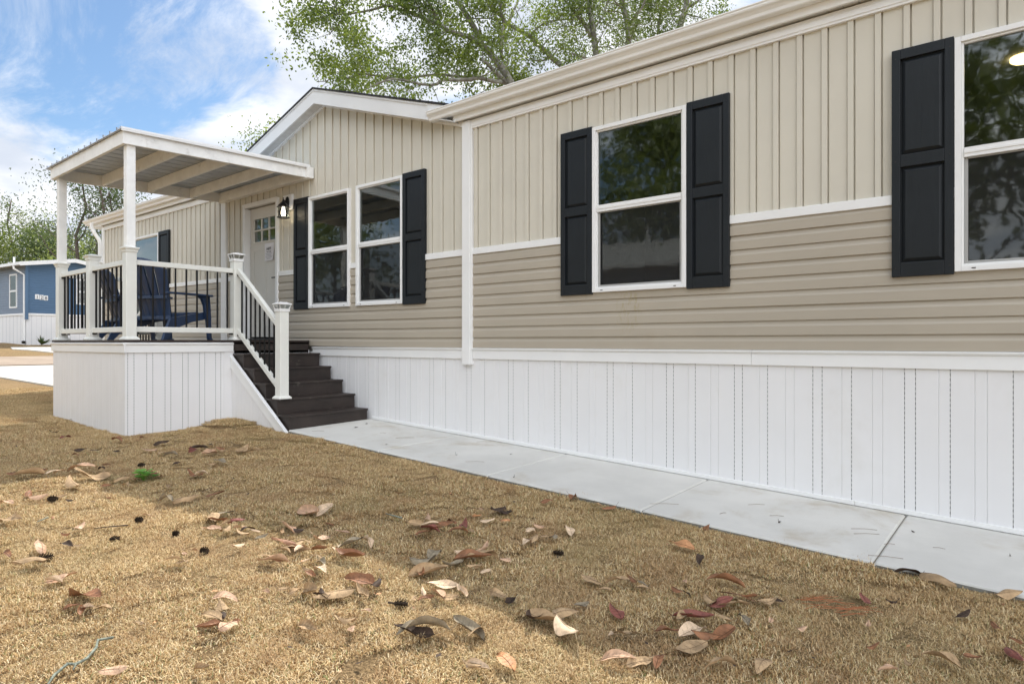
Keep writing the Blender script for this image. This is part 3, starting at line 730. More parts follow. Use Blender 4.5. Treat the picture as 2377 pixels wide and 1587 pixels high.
def skirt2(name,mx,L,zt=-.10,zb=-1.16,per=.1935,dots=True,zfn=None,ph=.06):
    b=MB(); b.x=mx; ev=[];k=0
    while ph+k*per<L:
        ev+= [(ph+k*per-.0315,True),(ph+k*per+.0315,True)]; k+=1
    cur=0; z=(lambda x: zt) if zfn is None else zfn
    for e,d in ev:
        if e-.003<=0 or e+.003>=L or z(e)<zb+.05: continue
        b.mi=0; b.quad((cur,0,zb),(e-.0028,0,zb),(e-.0028,0,z(e)),(cur,0,z(cur)))
        b.mi=1 if dots else 0; b.quad((e-.0028,0,zb),(e,.006,zb),(e,.006,z(e)),(e-.0028,0,z(e))); b.quad((e,.006,zb),(e+.0028,0,zb),(e+.0028,0,z(e)),(e,.006,z(e))); cur=e+.0028
    b.mi=0; b.quad((cur,0,zb),(L,0,zb),(L,0,z(L)),(cur,0,z(cur)))
    return b.build(name,[mSkirt,mPerf],PORCH)
skirt2('skirting',face_matrix(X0,Y0,(1,0,0)),X1-X0,dots=False)
skirt2('skirting',face_matrix(X1,Y0,(0,1,0)),Y1-Y0)
skirt2('skirting',face_matrix(X0,Y1,(0,-1,0)),Y1-Y0)
TP=[(.0,-.112),(-.016,-.112),(-.016,-.030),(-.024,-.024),(-.028,-.016),(-.028,-.004),(-.0,.002)]
def trimrun(mx,L,name='skirting_top_trim'):
    b=MB(); b.x=mx; b.prism(TP,'x',-.001,L); return b.build(name,mTrim,PORCH,bevel=.0015)
trimrun(face_matrix(X0-.026,Y0,(1,0,0)),X1-X0+.052); trimrun(face_matrix(X1,Y0-.0,(0,1,0)),1.21); trimrun(face_matrix(X0,Y1,(0,-1,0)),Y1-Y0)
b=MB(); b.prism([(3.835,-.104),(3.95,.000),(3.95,-1.1),(3.835,-1.1)],'x',X1+.0005,X1+.010); b.build('corner_trim',mSkirt,PORCH,bevel=.002)
# posts
def sleeve(x,y,z0,z1,kind,side=0):
    w=.055
    b=MB(); b.box((x-w,y-w,z0),(x+w,y+w,z1)); p=b.build('post',mRail,PORCH,bevel=.006)
    b=MB(); q=math.sqrt(2)
    b.lathe((x,y,0),[(.078*q,z0),(.078*q,z0+.014),(.070*q,z0+.024),(.0575*q,z0+.036),(.0555*q,z0+.036)],4,sq=True); b.build('post_base',mRail,p,bevel=.002)
    if kind=='roof':
        b=MB(); b.lathe((x,y,0),[(.056*q,z1-.045),(.062*q,z1-.040),(.064*q,z1-.020),(.074*q,z1-.006),(.077*q,z1+.004),(.074*q,z1+.012),(.047*q,z1+.014)],4,sq=True); b.build('post_collar',mRail,p,bevel=.002)
    elif kind=='cap':
        b=MB(); b.lathe((x,y,0),[(.056*q,z1-.03),(.062*q,z1-.025),(.064*q,z1),(.080*q,z1+.022),(.080*q,z1+.030),(.02*q,z1+.050),(.001,z1+.052)],4,sq=True); b.build('post_cap',mRail,p,bevel=.002)
    else:
        b=MB(); b.lathe((x,y,0),[(.056*q,z1-.005),(.064*q,z1),(.062*q,z1+.018),(.064*q,z1+.022),(.064*q,z1+.030),(.001,z1+.030)],4,sq=True)
        for sx,sy in((1,1),(1,-1),(-1,1),(-1,-1)): b.bar((x+sx*.056,y+sy*.056,z1+.028),(x+sx*.071,y+sy*.071,z1+.078),.008,.008)
        for sx,sy in((1,0),(-1,0),(0,-1),(0,1)): b.bar((x+sx*.057,y+sy*.057,z1+.028),(x+sx*.072,y+sy*.072,z1+.078),.006,.006)
        b.lathe((x,y,0),[(.077*q,z1+.076),(.081*q,z1+.080),(.079*q,z1+.088),(.045*q,z1+.102),(.042*q,z1+.106),(.001,z1+.108)],4,sq=True); c=b.build('solar_cap',mTrim,p,bevel=.002)
        b=MB()
        for k in range(4):
            m_=Matrix.Translation((x,y,0))@Matrix.Rotation(R(90*k),4,'Z'); b.x=m_; b.quad((-.054,-.054,z1+.030),(.054,-.054,z1+.030),(.069,-.069,z1+.077),(-.069,-.069,z1+.077))
        b.x=None; b.build('cap_glass',mGlassL,p)
    return p
RB=.015
sleeve(-7.745,2.815,TOP,1.035,'roof'); sleeve(-10.005,2.815,TOP,1.035,'roof'); sleeve(-8.875,2.815,TOP,1.02,'cap')
sleeve(-7.745,4.035,TOP,1.01,'solar'); sleeve(-10.005,4.035,TOP,1.01,'solar')
NZB=-.641
sleeve(-6.69,4.025,NZB,.355,'solar'); sleeve(-11.06,4.025,NZB,.355,'solar')
# upper roof posts
for x in (-7.745,-10.005):
    b=MB(); b.box((x-.045,2.815-.045,1.045),(x+.045,2.815+.045,2.158)); b.build('roof_post',mWood,PORCH,bevel=.003)
# railings
def rail(p,q,name='railing'):
    # p,q: (x,y) centres of the posts, level rail
    p=Vector((*p,0)); q=Vector((*q,0)); d=(q-p).normalized(); a=p+d*.056; c=q-d*.056; L=(c-a).length
    b=MB(); b.bar(a+Vector((0,0,.888)),c+Vector((0,0,.888)),.050,.058); top=b.build('top_rail',mRail,PORCH,bevel=.006)
    b=MB(); b.bar(a+Vector((0,0,.146)),c+Vector((0,0,.146)),.045,.062); bot=b.build('bottom_rail',mRail,PORCH,bevel=.006)
    n=int(round(L/.1145)); 
    for k in range(n-1 if L>1 else n):
        n_=n-1 if L>1 else n
        e=a+d*(L*(k+.5)/n_) ; b=MB(); b.tube([e+Vector((0,0,.17)),e+Vector((0,0,.866))],.0112,8); b.build('baluster',mBal,PORCH,smooth=False)
    b=MB()
    for e in (a+d*.012,c-d*.012):
        for z_ in(.850,.108): b.box((e.x-.022,e.y-.022,z_-.008),(e.x+.022,e.y+.022,z_+.008))
    b.build('rail_bracket',mBal,PORCH,bevel=.003)
rail((-7.745,2.815),(-7.745,4.035)); rail((-10.005,2.815),(-8.875,2.815)); rail((-8.875,2.815),(-7.745,2.815)); rail((-10.005,2.815),(-10.005,4.035))
def stairs(sx):
    fx=lambda x: x if sx>0 else -17.75-x
    def bx(b,x0,x1,y0,y1,z0,z1):
        a,c=sorted((fx(x0),fx(x1))); b.box((a,y0,z0),(c,y1,z1))
    for k in range(1,7):
        xr=-6.41-.252*(k-1); zt=-.977+.168*k; zl=-.977+.168*(k-1)-(.09 if k==1 else 0)
        if k==6: zt=TOP-.026
        b=MB()
        if k<6:
            bx(b,xr-.252-.02,xr+.018,3.945,5.015,zt-.024,zt)
            t=b.build('tread',mStair,PORCH,bevel=.004)
        b=MB(); bx(b,xr-.022,xr,3.962,5.012,zl,zt-.0245 if k<6 else zt); 
        if k<6: bx(b,xr-.0225-.23,xr-.0225,3.962,3.980,zl,zt-.0245); bx(b,xr-.014,xr+.004,3.950,3.9615,zl,zt-.0245)
        b.build('riser',mStair,PORCH,bevel=.002)
    b=MB(); bx(b,-7.66,-6.45,3.98,5.0,-1.1,-.98) ; b.build('stair_base',mStair,PORCH)
    # sloping rails
    zt=lambda x: .895-.752*(x+7.69); zb=lambda x: .150-.715*(x+7.69)
    P=lambda x,f: (fx(x),4.03,f(x))
    b=MB(); b.bar(P(-7.69,zt),P(-6.745,zt),.050,.060); b.build('top_rail',mRail,PORCH,bevel=.006)
    b=MB(); b.bar(P(-7.69,zb),P(-6.745,zb),.045,.060); b.build('bottom_rail',mRail,PORCH,bevel=.006)
    for k in range(8):
        x=-7.60+.105*k
        b=MB(); b.tube([P(x,lambda q: zb(q)+.02),P(x,lambda q: zt(q)-.025)],.0112,8); b.build('baluster',mBal,PORCH)
    b=MB()
    for x in (-7.665,-6.765):
        for f in(zt,zb): q=P(x,f); b.box((q[0]-.02,q[1]-.02,q[2]-.052),(q[0]+.02,q[1]+.02,q[2]-.034))
    b.build('rail_bracket',mBal,PORCH,bevel=.003)
    # triangular skirt with sloping trim
    zs=lambda x: -.150-.672*(x+7.67)
    b=MB(); ev=[];k=0
    y=3.930
    xs=[-7.668]
    b_=[]
    cur=-7.668
    while True:
        e1=-7.585+.1935*k
        if e1>-6.45: break
        for e in (e1,e1+.063):
            if e>-6.45: break
            b_.append(e)
        k+=1
    def Q(x,yy,z): return (fx(x),yy,z)
    for e in b_:
        b.quad(Q(cur,y,-1.15),Q(e-.002,y,-1.15),Q(e-.002,y,zs(e)),Q(cur,y,zs(cur))); b.quad(Q(e-.002,y,-1.15),Q(e,y+.005,-1.15),Q(e,y+.005,zs(e)),Q(e-.002,y,zs(e))); b.quad(Q(e,y+.005,-1.15),Q(e+.002,y,-1.15),Q(e+.002,y,zs(e)),Q(e,y+.005,zs(e))); cur=e+.002
    b.quad(Q(cur,y,-1.15),Q(-6.345,y,-1.15),Q(-6.345,y,zs(-6.345)),Q(cur,y,zs(cur)))
    b.build('stair_skirting',mSkirt,PORCH)
    b=MB()
    def par(x0,x1,o0,o1,ya,yb):
        q=[(x0,zs(x0)+o0),(x1,zs(x1)+o0),(x1,zs(x1)+o1),(x0,zs(x0)+o1)]
        b.add([Q(a,ya,z) for a,z in q]+[Q(a,yb,z) for a,z in q],[(0,1,2,3),(7,6,5,4),(0,4,5,1),(1,5,6,2),(2,6,7,3),(3,7,4,0)])
    par(-7.668,-6.335,-.150,-.040,3.914,3.929); par(-7.668,-6.330,-.0395,-.012,3.906,3.934); par(-7.668,-6.328,-.0115,.004,3.900,3.940)
    b.build('stair_trim',mTrim,PORCH,bevel=.002)
stairs(1); stairs(-1)
# porch roof: side beams, front fascia, purlins, ledger, ribbed metal sheet
RX0,RX1,RY0,RY1=-10.12,-7.66,2.72,5.02
zb=lambda y: 2.155+.034*(y-RY0)
H_=.148
def sidebeam(x0,x1):
    b=MB(); b.prism([(RY0,zb(RY0)),(RY1,zb(RY1)),(RY1,zb(RY1)+H_),(RY0,zb(RY0)+H_)],'x',x0,x1); b.build('side_beam',mWood,PORCH,bevel=.003)
sidebeam(RX1-.040,RX1); sidebeam(RX0,RX0+.040)
b=MB(); b.box((RX0+.041,RY0,zb(RY0)),(RX1-.041,RY0+.038,zb(RY0)+H_-.003)); b.build('front_beam',mWood,PORCH,bevel=.003)
for y in (3.33,3.92,4.53):
    b=MB(); b.box((RX0+.041,y-.019,zb(y)+.002),(RX1-.041,y+.019,zb(y)+H_-.004)); b.build('purlin',mWood,PORCH,bevel=.003)
b=MB(); b.box((RX0-.02,RY1-.06,zb(RY1)-.012),(RX1+.055,RY1+.03,zb(RY1)+H_-.012)); b.build('ledger_board',mWood,PORCH,bevel=.003)
b=MB()
z_=lambda y: zb(y)+H_+.001
xs=[];x=RX0-.12
prof=[(0,0),(.070,0),(.072,.032),(.094,.032),(.096,0),(.20,0)]
while x<RX1+.03:
    for dx_,dz_ in prof[:-1]: xs.append((min(x+dx_,RX1+.035),dz_))
    x+=.2
for (xa,da),(xb,db) in zip(xs,xs[1:]):
    if xb-xa<1e-4: continue
    ya,yb=RY0-.03,RY1-.005
    b.mi=0; b.quad((xa,ya,z_(ya)+da),(xb,ya,z_(ya)+db),(xb,yb,z_(yb)+db),(xa,yb,z_(yb)+da))
    b.mi=1; b.quad((xa,ya-.001,z_(ya)+da-.004),(xb,ya-.001,z_(ya)+db-.004),(xb,ya-.001,z_(ya)+db+.003),(xa,ya-.001,z_(ya)+da+.003))
o=b.build('roof_sheet',[mMetalRoof,mRust],PORCH); 
b=MB(); b.prism([(RX1-.03,.024),(RX1+.03,.024),(RX1+.034,.0),(RX1+.0335,-.02),(RX1+.030,-.02),(RX1+.030,.0),(RX1+.026,.020),(RX1-.03,.020)],'y',0,1)
b.v=[(x,RY0-.03+(RY1-.01-RY0+.03)*y,z+z_(RY0-.03+(RY1-.01-RY0+.03)*y)) for x,y,z in b.v]
b.build('rake_flashing',mTrim,PORCH)
b=MB()
for y in (2.9,3.3,3.7,4.1,4.5,4.9):
    pass
# ---------------------------------------------------------------- adirondack chairs
def chair_parts(root):
    # local frame: +y is the way the chair faces; the origin is on the floor
    def slat_seat():
        b=MB()
        for i in range(7):
            y1=.36-.082*i; z1=.375-.018*i- (.0 if i else .02); w=.275-.006*i
            b.box((-w,y1-.074,z1-.022),(w,y1,z1))
        b.box((-.27,.33,.27),(.27,.362,.353))
        return b
    slat_seat().build('seat',mNavy,root,bevel=.006).parent=root
    # curved, ribbed back with an arched top
    b=MB(); nu,nv=50,18; vs=[]
    def P(u,v,off):
        w=.215+.075*v; x=u*w
        top=.985-.085*u*u-.05*u**4
        t_=v; z=.235+(top-.235)*t_
        y=-.165-.30*(z-.235)-.06*(z-.235)**2 + .075*u*u*(.4+.6*v)
        rib=.016*abs(math.sin(math.pi*(u+1)*2.5))**.5
        return Vector((x,y-rib*(1 if off==0 else .6)+(0 if off==0 else .016),z))
    for off in (0,1):
        for j in range(nv+1):
            for i in range(nu+1): vs.append(P(-1+2*i/nu,j/nv,off))
    fs=[];N=(nu+1)*(nv+1)
    gaps={8,16,24,32}
    for j in range(nv):
        for i in range(nu):
            q=j*(nu+1)+i
            if i in (10,20,29,39) and 7<=j<=15: continue
            fs.append((q,q+1,q+nu+2,q+nu+1)); fs.append((N+q,N+q+nu+1,N+q+nu+2,N+q+1))
    for j in range(nv):
        for i in (0,nu):
            q=j*(nu+1)+i; fs.append((q,q+nu+1,N+q+nu+1,N+q))
    for i in range(nu): q=nv*(nu+1)+i; fs.append((q,q+1,N+q+1,N+q)); q=i; fs.append((q,q+1,N+q+1,N+q))
    b.add(vs,fs)
    bk=b.build('backrest',mNavy,root,smooth=True); bk.parent=root
    b=MB()
    for zc,wd in((.52,.262),(.275,.24)):
        pts=[]
        for k in range(9):
            u=-1+k/4; pts.append((u*wd,-.19-.30*(zc-.235)-.06*(zc-.235)**2+.075*u*u*.6-.004,zc))
        for p,q in zip(pts,pts[1:]): b.bar(p,q,.028,.040)
    b.build('back_brace',mNavy,root,bevel=.004).parent=root
    for s in (-1,1):
        b=MB(); poly=[(s*.265,-.30),(s*.315,-.30),(s*.395,.10),(s*.405,.36),(s*.385,.40),(s*.29,.40),(s*.275,.34),(s*.285,.0)]
        b.prism(poly,'z',.560,.585); b.build('armrest',mNavy,root,bevel=.006).parent=root
        # front leg tapering to the floor, with the curved bracket under the arm
        b=MB(); x0=s*.335
        b.prism([(.255,.560),(.372,.560),(.395,.30),(.405,.02),(.425,.02),(.425,0),(.365,0),(.352,.02),(.325,.25),(.290,.36),(.275,.45),(.235,.52),(.16,.560)],'x',x0-.020,x0+.020)
        b.build('leg',mNavy,root,bevel=.005).parent=root
        # side rail sweeping down into the rear leg
        b=MB(); b.prism([(.34,.365),(.10,.325),(-.12,.285),(-.235,.27),(-.30,.14),(-.36,0),(-.29,0),(-.20,.10),(-.08,.165),(.10,.225),(.33,.265)],'x',s*.29-.018,s*.29+.018)
        b.build('leg',mNavy,root,bevel=.005).parent=root
def finish(root):
    for ch in root.children: ch.matrix_parent_inverse=Matrix()
ch=empty('adirondack_chair',(0,0,0),'navy plastic adirondack chair with its ribbed back nearest the side railing','chair','navy adirondack chairs on the porch')
chair_parts(ch); finish(ch)
ch.location=(-8.50,3.50,TOP+.001); ch.rotation_euler=(0,0,R(24))
c2=ch.copy(); C.objects.link(c2); c2['label']='navy plastic adirondack chair farther left, seen side-on behind the middle railing post'
for k in ch.children: d=k.copy(); C.objects.link(d); d.parent=c2
c2.location=(-9.50,3.47,TOP+.001); c2.rotation_euler=(0,0,R(-4))
# ---------------------------------------------------------------- blue neighbouring home
def neighbour(root,org,e,f,width,length,zb_,zs_,zt,rise,msiding,msiding2,ov=.35,wl=(),wr=()):
    # e: direction of the gable end, f: direction of the long side, both unit vectors leaving the near corner
    E=Vector((*e,0)); Fv=Vector((*f,0)); O=Vector((*org,0))
    P=lambda u,w,z: O+E*u+Fv*w+Vector((0,0,z))
    h=.115
    def laps(b,pf,L,topf,off):
        z=zs_
        while z<zt+rise:
            def rng(z):
                if topf is None: return (0,L) if z<=zt else None
                if z<=zt: return (0,L)
                k=(z-zt)/rise*L/2; return (k,L-k) if k<L/2 else None
            r=rng(z+h*.5)
            if r is None: break
            for (za,oa),(zb2,ob) in (((z,.016),(z+h*.6,.015)),((z+h*.6,.015),(z+h,.003))):
                b.add([pf(r[0],oa,za),pf(r[1],oa,za),pf(r[1],ob,zb2),pf(r[0],ob,zb2)],[(0,1,2,3)])
            b.add([pf(r[0],.016,z),pf(r[1],.016,z),pf(r[1],0,z),pf(r[0],0,z)],[(0,1,2,3)])
            z+=h
    b=MB(); laps(b,lambda u,o,z: P(u,-o,z),width,True,0); b.build('gable_siding',msiding,root)
    b=MB(); laps(b,lambda w,o,z: P(-o,w,z),length,None,0); b.build('side_siding',msiding2,root)
    b=MB()
    for k in range(int(width/.2)): b.add([P(.2*k,-.004*(k%2),zb_-.5),P(.2*k+.196,-.004*(k%2),zb_-.5),P(.2*k+.196,-.004*(k%2),zs_),P(.2*k,-.004*(k%2),zs_)],[(0,1,2,3)])
    for k in range(int(length/.2)): b.add([P(-.004*(k%2),.2*k,zb_-.5),P(-.004*(k%2),.2*k+.196,zb_-.5),P(-.004*(k%2),.2*k+.196,zs_),P(-.004*(k%2),.2*k,zs_)],[(0,1,2,3)])
    b.build('skirting',mSkirt,root)
    b=MB(); b.add([P(0,.02,zb_),P(width,.02,zb_),P(width,.02,zt),P(width/2,.02,zt+rise),P(0,.02,zt)],[(0,1,2,3,4)]); b.add([P(0.02,0,zb_),P(.02,length,zb_),P(.02,length,zt),P(.02,0,zt)],[(0,1,2,3)])
    b.add([P(0,length,zb_),P(width,length,zb_),P(width,length,zt),P(width/2,length,zt+rise),P(0,length,zt)],[(0,1,2,3,4)]); b.add([P(width,0,zb_),P(width,length,zb_),P(width,length,zt),P(width,0,zt)],[(0,1,2,3)]); b.build('wall',msiding2,root)
    b=MB(); b.bar(P(-.0,-.02,zs_+.03),P(width,-.02,zs_+.03),.04,.09); b.bar(P(-.02,0,zs_+.03),P(-.02,length,zs_+.03),.04,.09); b.build('skirting_trim',mTrim,root)
    b=MB(); b.bar(P(-.01,-.03,zs_-.22),P(-.01,-.03,zt),.12,.10,up=(E.x,E.y,0)); b.build('corner_post',msiding,root)
    s=rise/(width/2)
    b=MB()
    for sg in (0,1):
        xa=-ov if sg==0 else width+ov; za=zt-ov*s+.10
        q=[P(width/2,-ov,zt+rise+.10),P(xa,-ov,za),P(xa,length+ov,za),P(width/2,length+ov,zt+rise+.10)]
        b.add(q+[p+Vector((0,0,-.03)) for p in q],[(0,1,2,3),(7,6,5,4),(0,4,5,1),(1,5,6,2),(2,6,7,3),(3,7,4,0)])
    b.build('roof',mWhiteRoof,root)
    b=MB()
    for sg in (0,1):
        xa=-ov if sg==0 else width+ov; za=zt-ov*s+.07
        b.bar(P(width/2,-ov,zt+rise+.0),P(xa,-ov,za-.07),.03,.16)
    b.bar(P(-ov,-ov,zt-ov*s+.02),P(-ov,length,zt-ov*s+.02),.10,.13)
    b.build('fascia',mTrim,root)
    b=MB(); b.add([P(-ov,-ov+.02,zt-ov*s-.06),P(0,-ov+.02,zt-.05),P(0,length,zt-.05),P(-ov,length,zt-ov*s-.06)],[(0,1,2,3)]); b.build('soffit',mSoffit,root)
    b=MB(); b.tube([P(-ov,.25,zt-ov*s-.02),P(-ov,.2,zt-.25),P(-.06,.10,zt-.5),P(-.06,.10,zb_+.12)],.05,4); b.build('downspout',mTrim,root)
    b=MB(); b.lathe(P(-.10,.05,zb_),[(.07,0),(.08,.12),(.001,.14)],8); b.build('drain_boot',mBlackMetal,root)
    b=MB(); b.tube([P(width*.3,4.4,zt),P(width*.3,4.4,zt+rise+.45)],.05,8); b.build('vent_pipe',mTrim,root)
    def win(pf,a,c,z0,z1,blind):
        b=MB(); t=.07
        for q in ((a,z0,a+t,z1),(c-t,z0,c,z1),(a+t,z0,c-t,z0+t),(a+t,z1-t,c-t,z1),(a+t,(z0+z1)/2-.04,c-t,(z0+z1)/2+.04)):
            v=[pf(q[0],-.045,q[1]),pf(q[2],-.045,q[1]),pf(q[2],-.045,q[3]),pf(q[0],-.045,q[3]),pf(q[0],.02,q[1]),pf(q[2],.02,q[1]),pf(q[2],.02,q[3]),pf(q[0],.02,q[3])]
            b.add(v,[(0,1,2,3),(0,4,5,1),(1,5,6,2),(2,6,7,3),(3,7,4,0)])
        w=b.build('window',mTrim,root)
        b=MB(); b.add([pf(a+t,-.03,z0+t),pf(c-t,-.03,z0+t),pf(c-t,-.03,z1-t),pf(a+t,-.03,z1-t)],[(0,1,2,3)]); b.build('pane',mGlassFar,w)
        if blind:
            b=MB(); z=z0+t
            while z<z1-t: b.add([pf(a+t,-.034,z),pf(c-t,-.034,z),pf(c-t,-.034,z+.02),pf(a+t,-.034,z+.02)],[(0,1,2,3)]); z+=.06
            b.build('blind',mTrim,w)
    for a,c,z0,z1,bl in wr: win(lambda u,o,z: P(u,o,z),a,c,z0,z1,bl)
    for a,c,z0,z1,bl in wl: win(lambda w,o,z: P(o,w,z),a,c,z0,z1,bl)
    return P
mBlue=mat('blue vinyl siding',(.085,.155,.255),.5,.4,noise=(1,.05)); mBlueG=mat('slate blue vinyl siding',(.19,.235,.30),.5,.4,noise=(1,.05))
mWhiteRoof=mat('white metal roof',(.72,.71,.68),.4,.4,noise=(1,.03)); mGlassFar=mat('dark far glass',(.03,.045,.04),.06,.8)
mGreyV=mat('pale grey vinyl',(.50,.52,.53),.5,.4,noise=(1,.04))
bh=empty('blue_home',(-36.1,8.9,0),'blue vinyl home with white skirting and low gable across the road','house')
nb=neighbour(bh,(-36.0,8.75),(-.12,.993),(-.993,-.12),3.7,13,-.05,1.28,3.62,.30,mBlue,mBlueG,.42,wl=((.95,1.75,1.62,3.22,False),(6,6.9,1.6,3.2,False)),wr=((2.05,2.62,1.85,3.1,True),))
# address number on three small white tiles
b=MB()
for k in range(3): b.add([nb(.33+.18*k,-.030,2.02-.02*k),nb(.49+.18*k,-.030,2.02-.02*k),nb(.49+.18*k,-.030,2.24-.02*k),nb(.33+.18*k,-.030,2.24-.02*k),nb(.33+.18*k,0,2.02-.02*k),nb(.49+.18*k,0,2.02-.02*k),nb(.49+.18*k,0,2.24-.02*k),nb(.33+.18*k,0,2.24-.02*k)],[(0,1,2,3),(0,4,5,1),(1,5,6,2),(2,6,7,3),(3,7,4,0)])
pq=b.build('address_plate',mTrim,bh)
for k,ch_ in enumerate('128'):
    p=nb(.355+.18*k,-.034,2.045-.02*k); t_=text(ch_,.22,p,(R(90),0,math.atan2(.993,-.12)),mInk,None,'numeral',ext=.002); t_.parent=pq
wh=empty('white_roof_home',(-47,18,.5),'low building with a white metal roof rising behind the blue home','building')
neighbour(wh,(-44.5,14.5),(.25,.968),(-.968,.25),9,16,.2,1.5,3.6,1.15,mGreyV,mGreyV,.5)
gh=empty('grey_home',(-14,-13,-1),'pale grey home across the lawn, mirrored in the lower window panes','house')
neighbour(gh,(-7.0,-9.5),(0,-1),(-1,0),8,14,-.6,.1,2.7,1.3,mGreyV,mGreyV,.4,wl=((3,3.9,.8,2.2,False),(6.5,8.2,.8,2.2,False)))
# spiky yucca by the blue home
b=MB(); rr=random.Random(2)
yx,yy=-34.9,9.05
for k in range(34):
    a=rr.uniform(0,6.28); t_=rr.uniform(.15,1.1); L=rr.uniform(.35,.6); d=Vector((math.cos(a)*math.sin(t_),math.sin(a)*math.sin(t_),math.cos(t_))); s_=Vector((-math.sin(a),math.cos(a),0))*.022
    o_=Vector((yx,yy,lawn(yx,yy))); m_=o_+d*L*.5; b.add([o_-s_,o_+s_,m_+s_*.9,o_+d*L+Vector((0,0,-.05)),m_-s_*.9],[(0,1,2,3,4)])
tag(b.build('yucca',mFarD,loc=(yx,yy,lawn(yx,yy))),'small spiky dark green plant in front of the blue home','plant')
# ---------------------------------------------------------------- trees
import array
def leafmesh(name,pts,size,m,parent,rr,loc=(0,0,0),asp=.5):
    n=len(pts); co=array.array('f',[0.0])*(n*12)
    ca,sa=math.cos,math.sin; k=0
    for p in pts:
        s=size*rr.uniform(.65,1.35)
        th=rr.uniform(0,6.283); ph=rr.uniform(-1.3,1.3); 
        ax,ay,az=ca(th)*ca(ph),sa(th)*ca(ph),sa(ph)
        t2=rr.uniform(0,6.283); ux,uy,uz=ca(t2),sa(t2),rr.uniform(-.8,.8)
        bx,by,bz=ay*uz-az*uy,az*ux-ax*uz,ax*uy-ay*ux
        l=math.sqrt(bx*bx+by*by+bz*bz)+1e-6; w=s*asp/l; bx*=w;by*=w;bz*=w; ax*=s;ay*=s;az*=s
        x,y,z=p[0]-loc[0],p[1]-loc[1],p[2]-loc[2]
        for a_,b_ in((-.5,0),(0,-.5),(.5,0),(0,.5)):
            co[k]=x+ax*a_+bx*b_; co[k+1]=y+ay*a_+by*b_; co[k+2]=z+az*a_+bz*b_; k+=3
    me=bpy.data.meshes.new(name); me.vertices.add(n*4); me.vertices.foreach_set('co',co)
    me.loops.add(n*4); me.loops.foreach_set('vertex_index',list(range(n*4))); me.polygons.add(n); me.polygons.foreach_set('loop_start',list(range(0,n*4,4)))
    try: me.polygons.foreach_set('loop_total',[4]*n)
    except Exception: pass
    me.update(calc_edges=True); me.materials.append(m)
    o=bpy.data.objects.new(name,me); C.objects.link(o); o.location=(0,0,0) if parent else loc
    if parent: o.parent=parent
    return o
def rv(rr):
    while True:
        v=Vector((rr.uniform(-1,1),rr.uniform(-1,1),rr.uniform(-1,1)))
        if .05<v.length<1: return v.normalized()
def branch(b,rr,p,d,L,r,lev,tips,n=4,up=.12,wob=.28,sides=5):
    pts=[p];rad=[r];q=p;dd=d
    for i in range(n):
        dd=(dd+rv(rr)*wob+Vector((0,0,up))).normalized(); q=q+dd*(L/n); pts.append(q); rad.append(r*(1-.75*(i+1)/n))
    b.tube(pts,rad,sides,cap=False)
    if lev<=0:
        tips+= [pts[-1],pts[-2],(pts[-1]+pts[-2])/2]
        return
    k=3 if lev>1 else 4
    for i in range(k):
        t=rr.uniform(.35,1); j=min(int(t*n),n-1); s=pts[j].lerp(pts[j+1],t*n-j) if t<1 else pts[-1]
        nd=(dd*.55+rv(rr)*.9).normalized(); branch(b,rr,s,nd,L*rr.uniform(.45,.7),rad[j]*.55,lev-1,tips,n,up*.6,wob,sides)
def at(px,py,t):
    # picture measurements (pixels, metres) turned once into places in the world
    u=(px-1188.5)/1492; v=-(py-795)/1492; return Vector(((-.6331+.7741*u)*t,(.7741+.6331*u)*t,v*t))
def tree_from_limbs(name,label,limbs,base_t,seed,nleaf,crown_sigma=.30,leaf=.085,grp='oaks standing behind the home',sub=.55,subL=1.2,lm=None):
    rr=random.Random(seed); tr=MB(); tips=[]
    p0=at(*limbs[0][0][0]); g=Vector((p0.x+.2,p0.y+.3,-1.1))
    for li,(pp,r0,r1) in enumerate(limbs):
        P=[at(*q) for q in pp]
        if li==0: P=[g,g.lerp(P[0],.5)+Vector((.1,.0,0))]+P
        n=len(P); rad=[r0+(r1-r0)*i/(n-1) for i in range(n)]
        if li==0: rad[0]*=1.5
        # soften the polyline
        Q=[];RR=[]
        for i in range(n-1):
            for s in (0,.5):
                Q.append(P[i].lerp(P[i+1],s)+(rv(rr)*.05 if s else Vector())); RR.append(rad[i]+(rad[i+1]-rad[i])*s)
        Q.append(P[-1]); RR.append(rad[-1]); tr.tube(Q,RR,8)
        for i in range(4 if li==0 else 0,len(Q)-1):
            L=(Q[i+1]-Q[i]).length; k=max(1,int(L/sub+rr.random()))
            for _ in range(k):
                s=Q[i].lerp(Q[i+1],rr.random()); d=(Q[i+1]-Q[i]).normalized()
                nd=(d*.35+rv(rr)); nd.z=nd.z*.7+.05; nd.normalize()
                branch(tr,rr,s,nd,subL*rr.uniform(.6,1.3),max(.010,RR[i]*.28),1,tips,3,.05,.35,4)
    root=empty(name,g,label,'tree',grp)
    t_=tr.build('trunk',mBark,root,smooth=True,loc=g); t_.location=(0,0,0)
    pts=[];per=max(1,nleaf//len(tips))
    for t in tips:
        m=int(per*rr.choice((0,.2,.6,1.2,1.8,2.4)))
        c2_=t
        for _ in range(m): pts.append((c2_.x+rr.gauss(0,crown_sigma),c2_.y+rr.gauss(0,crown_sigma),c2_.z+rr.gauss(0,crown_sigma*.75)))
    leafmesh('crown',pts,leaf,lm or mOak,root,rr,loc=g)
    return root
def up(q,h,dx=0,t=None):  # continue a limb above the frame
    return (q[0]+dx,q[1]-h,t or q[2])
A=20
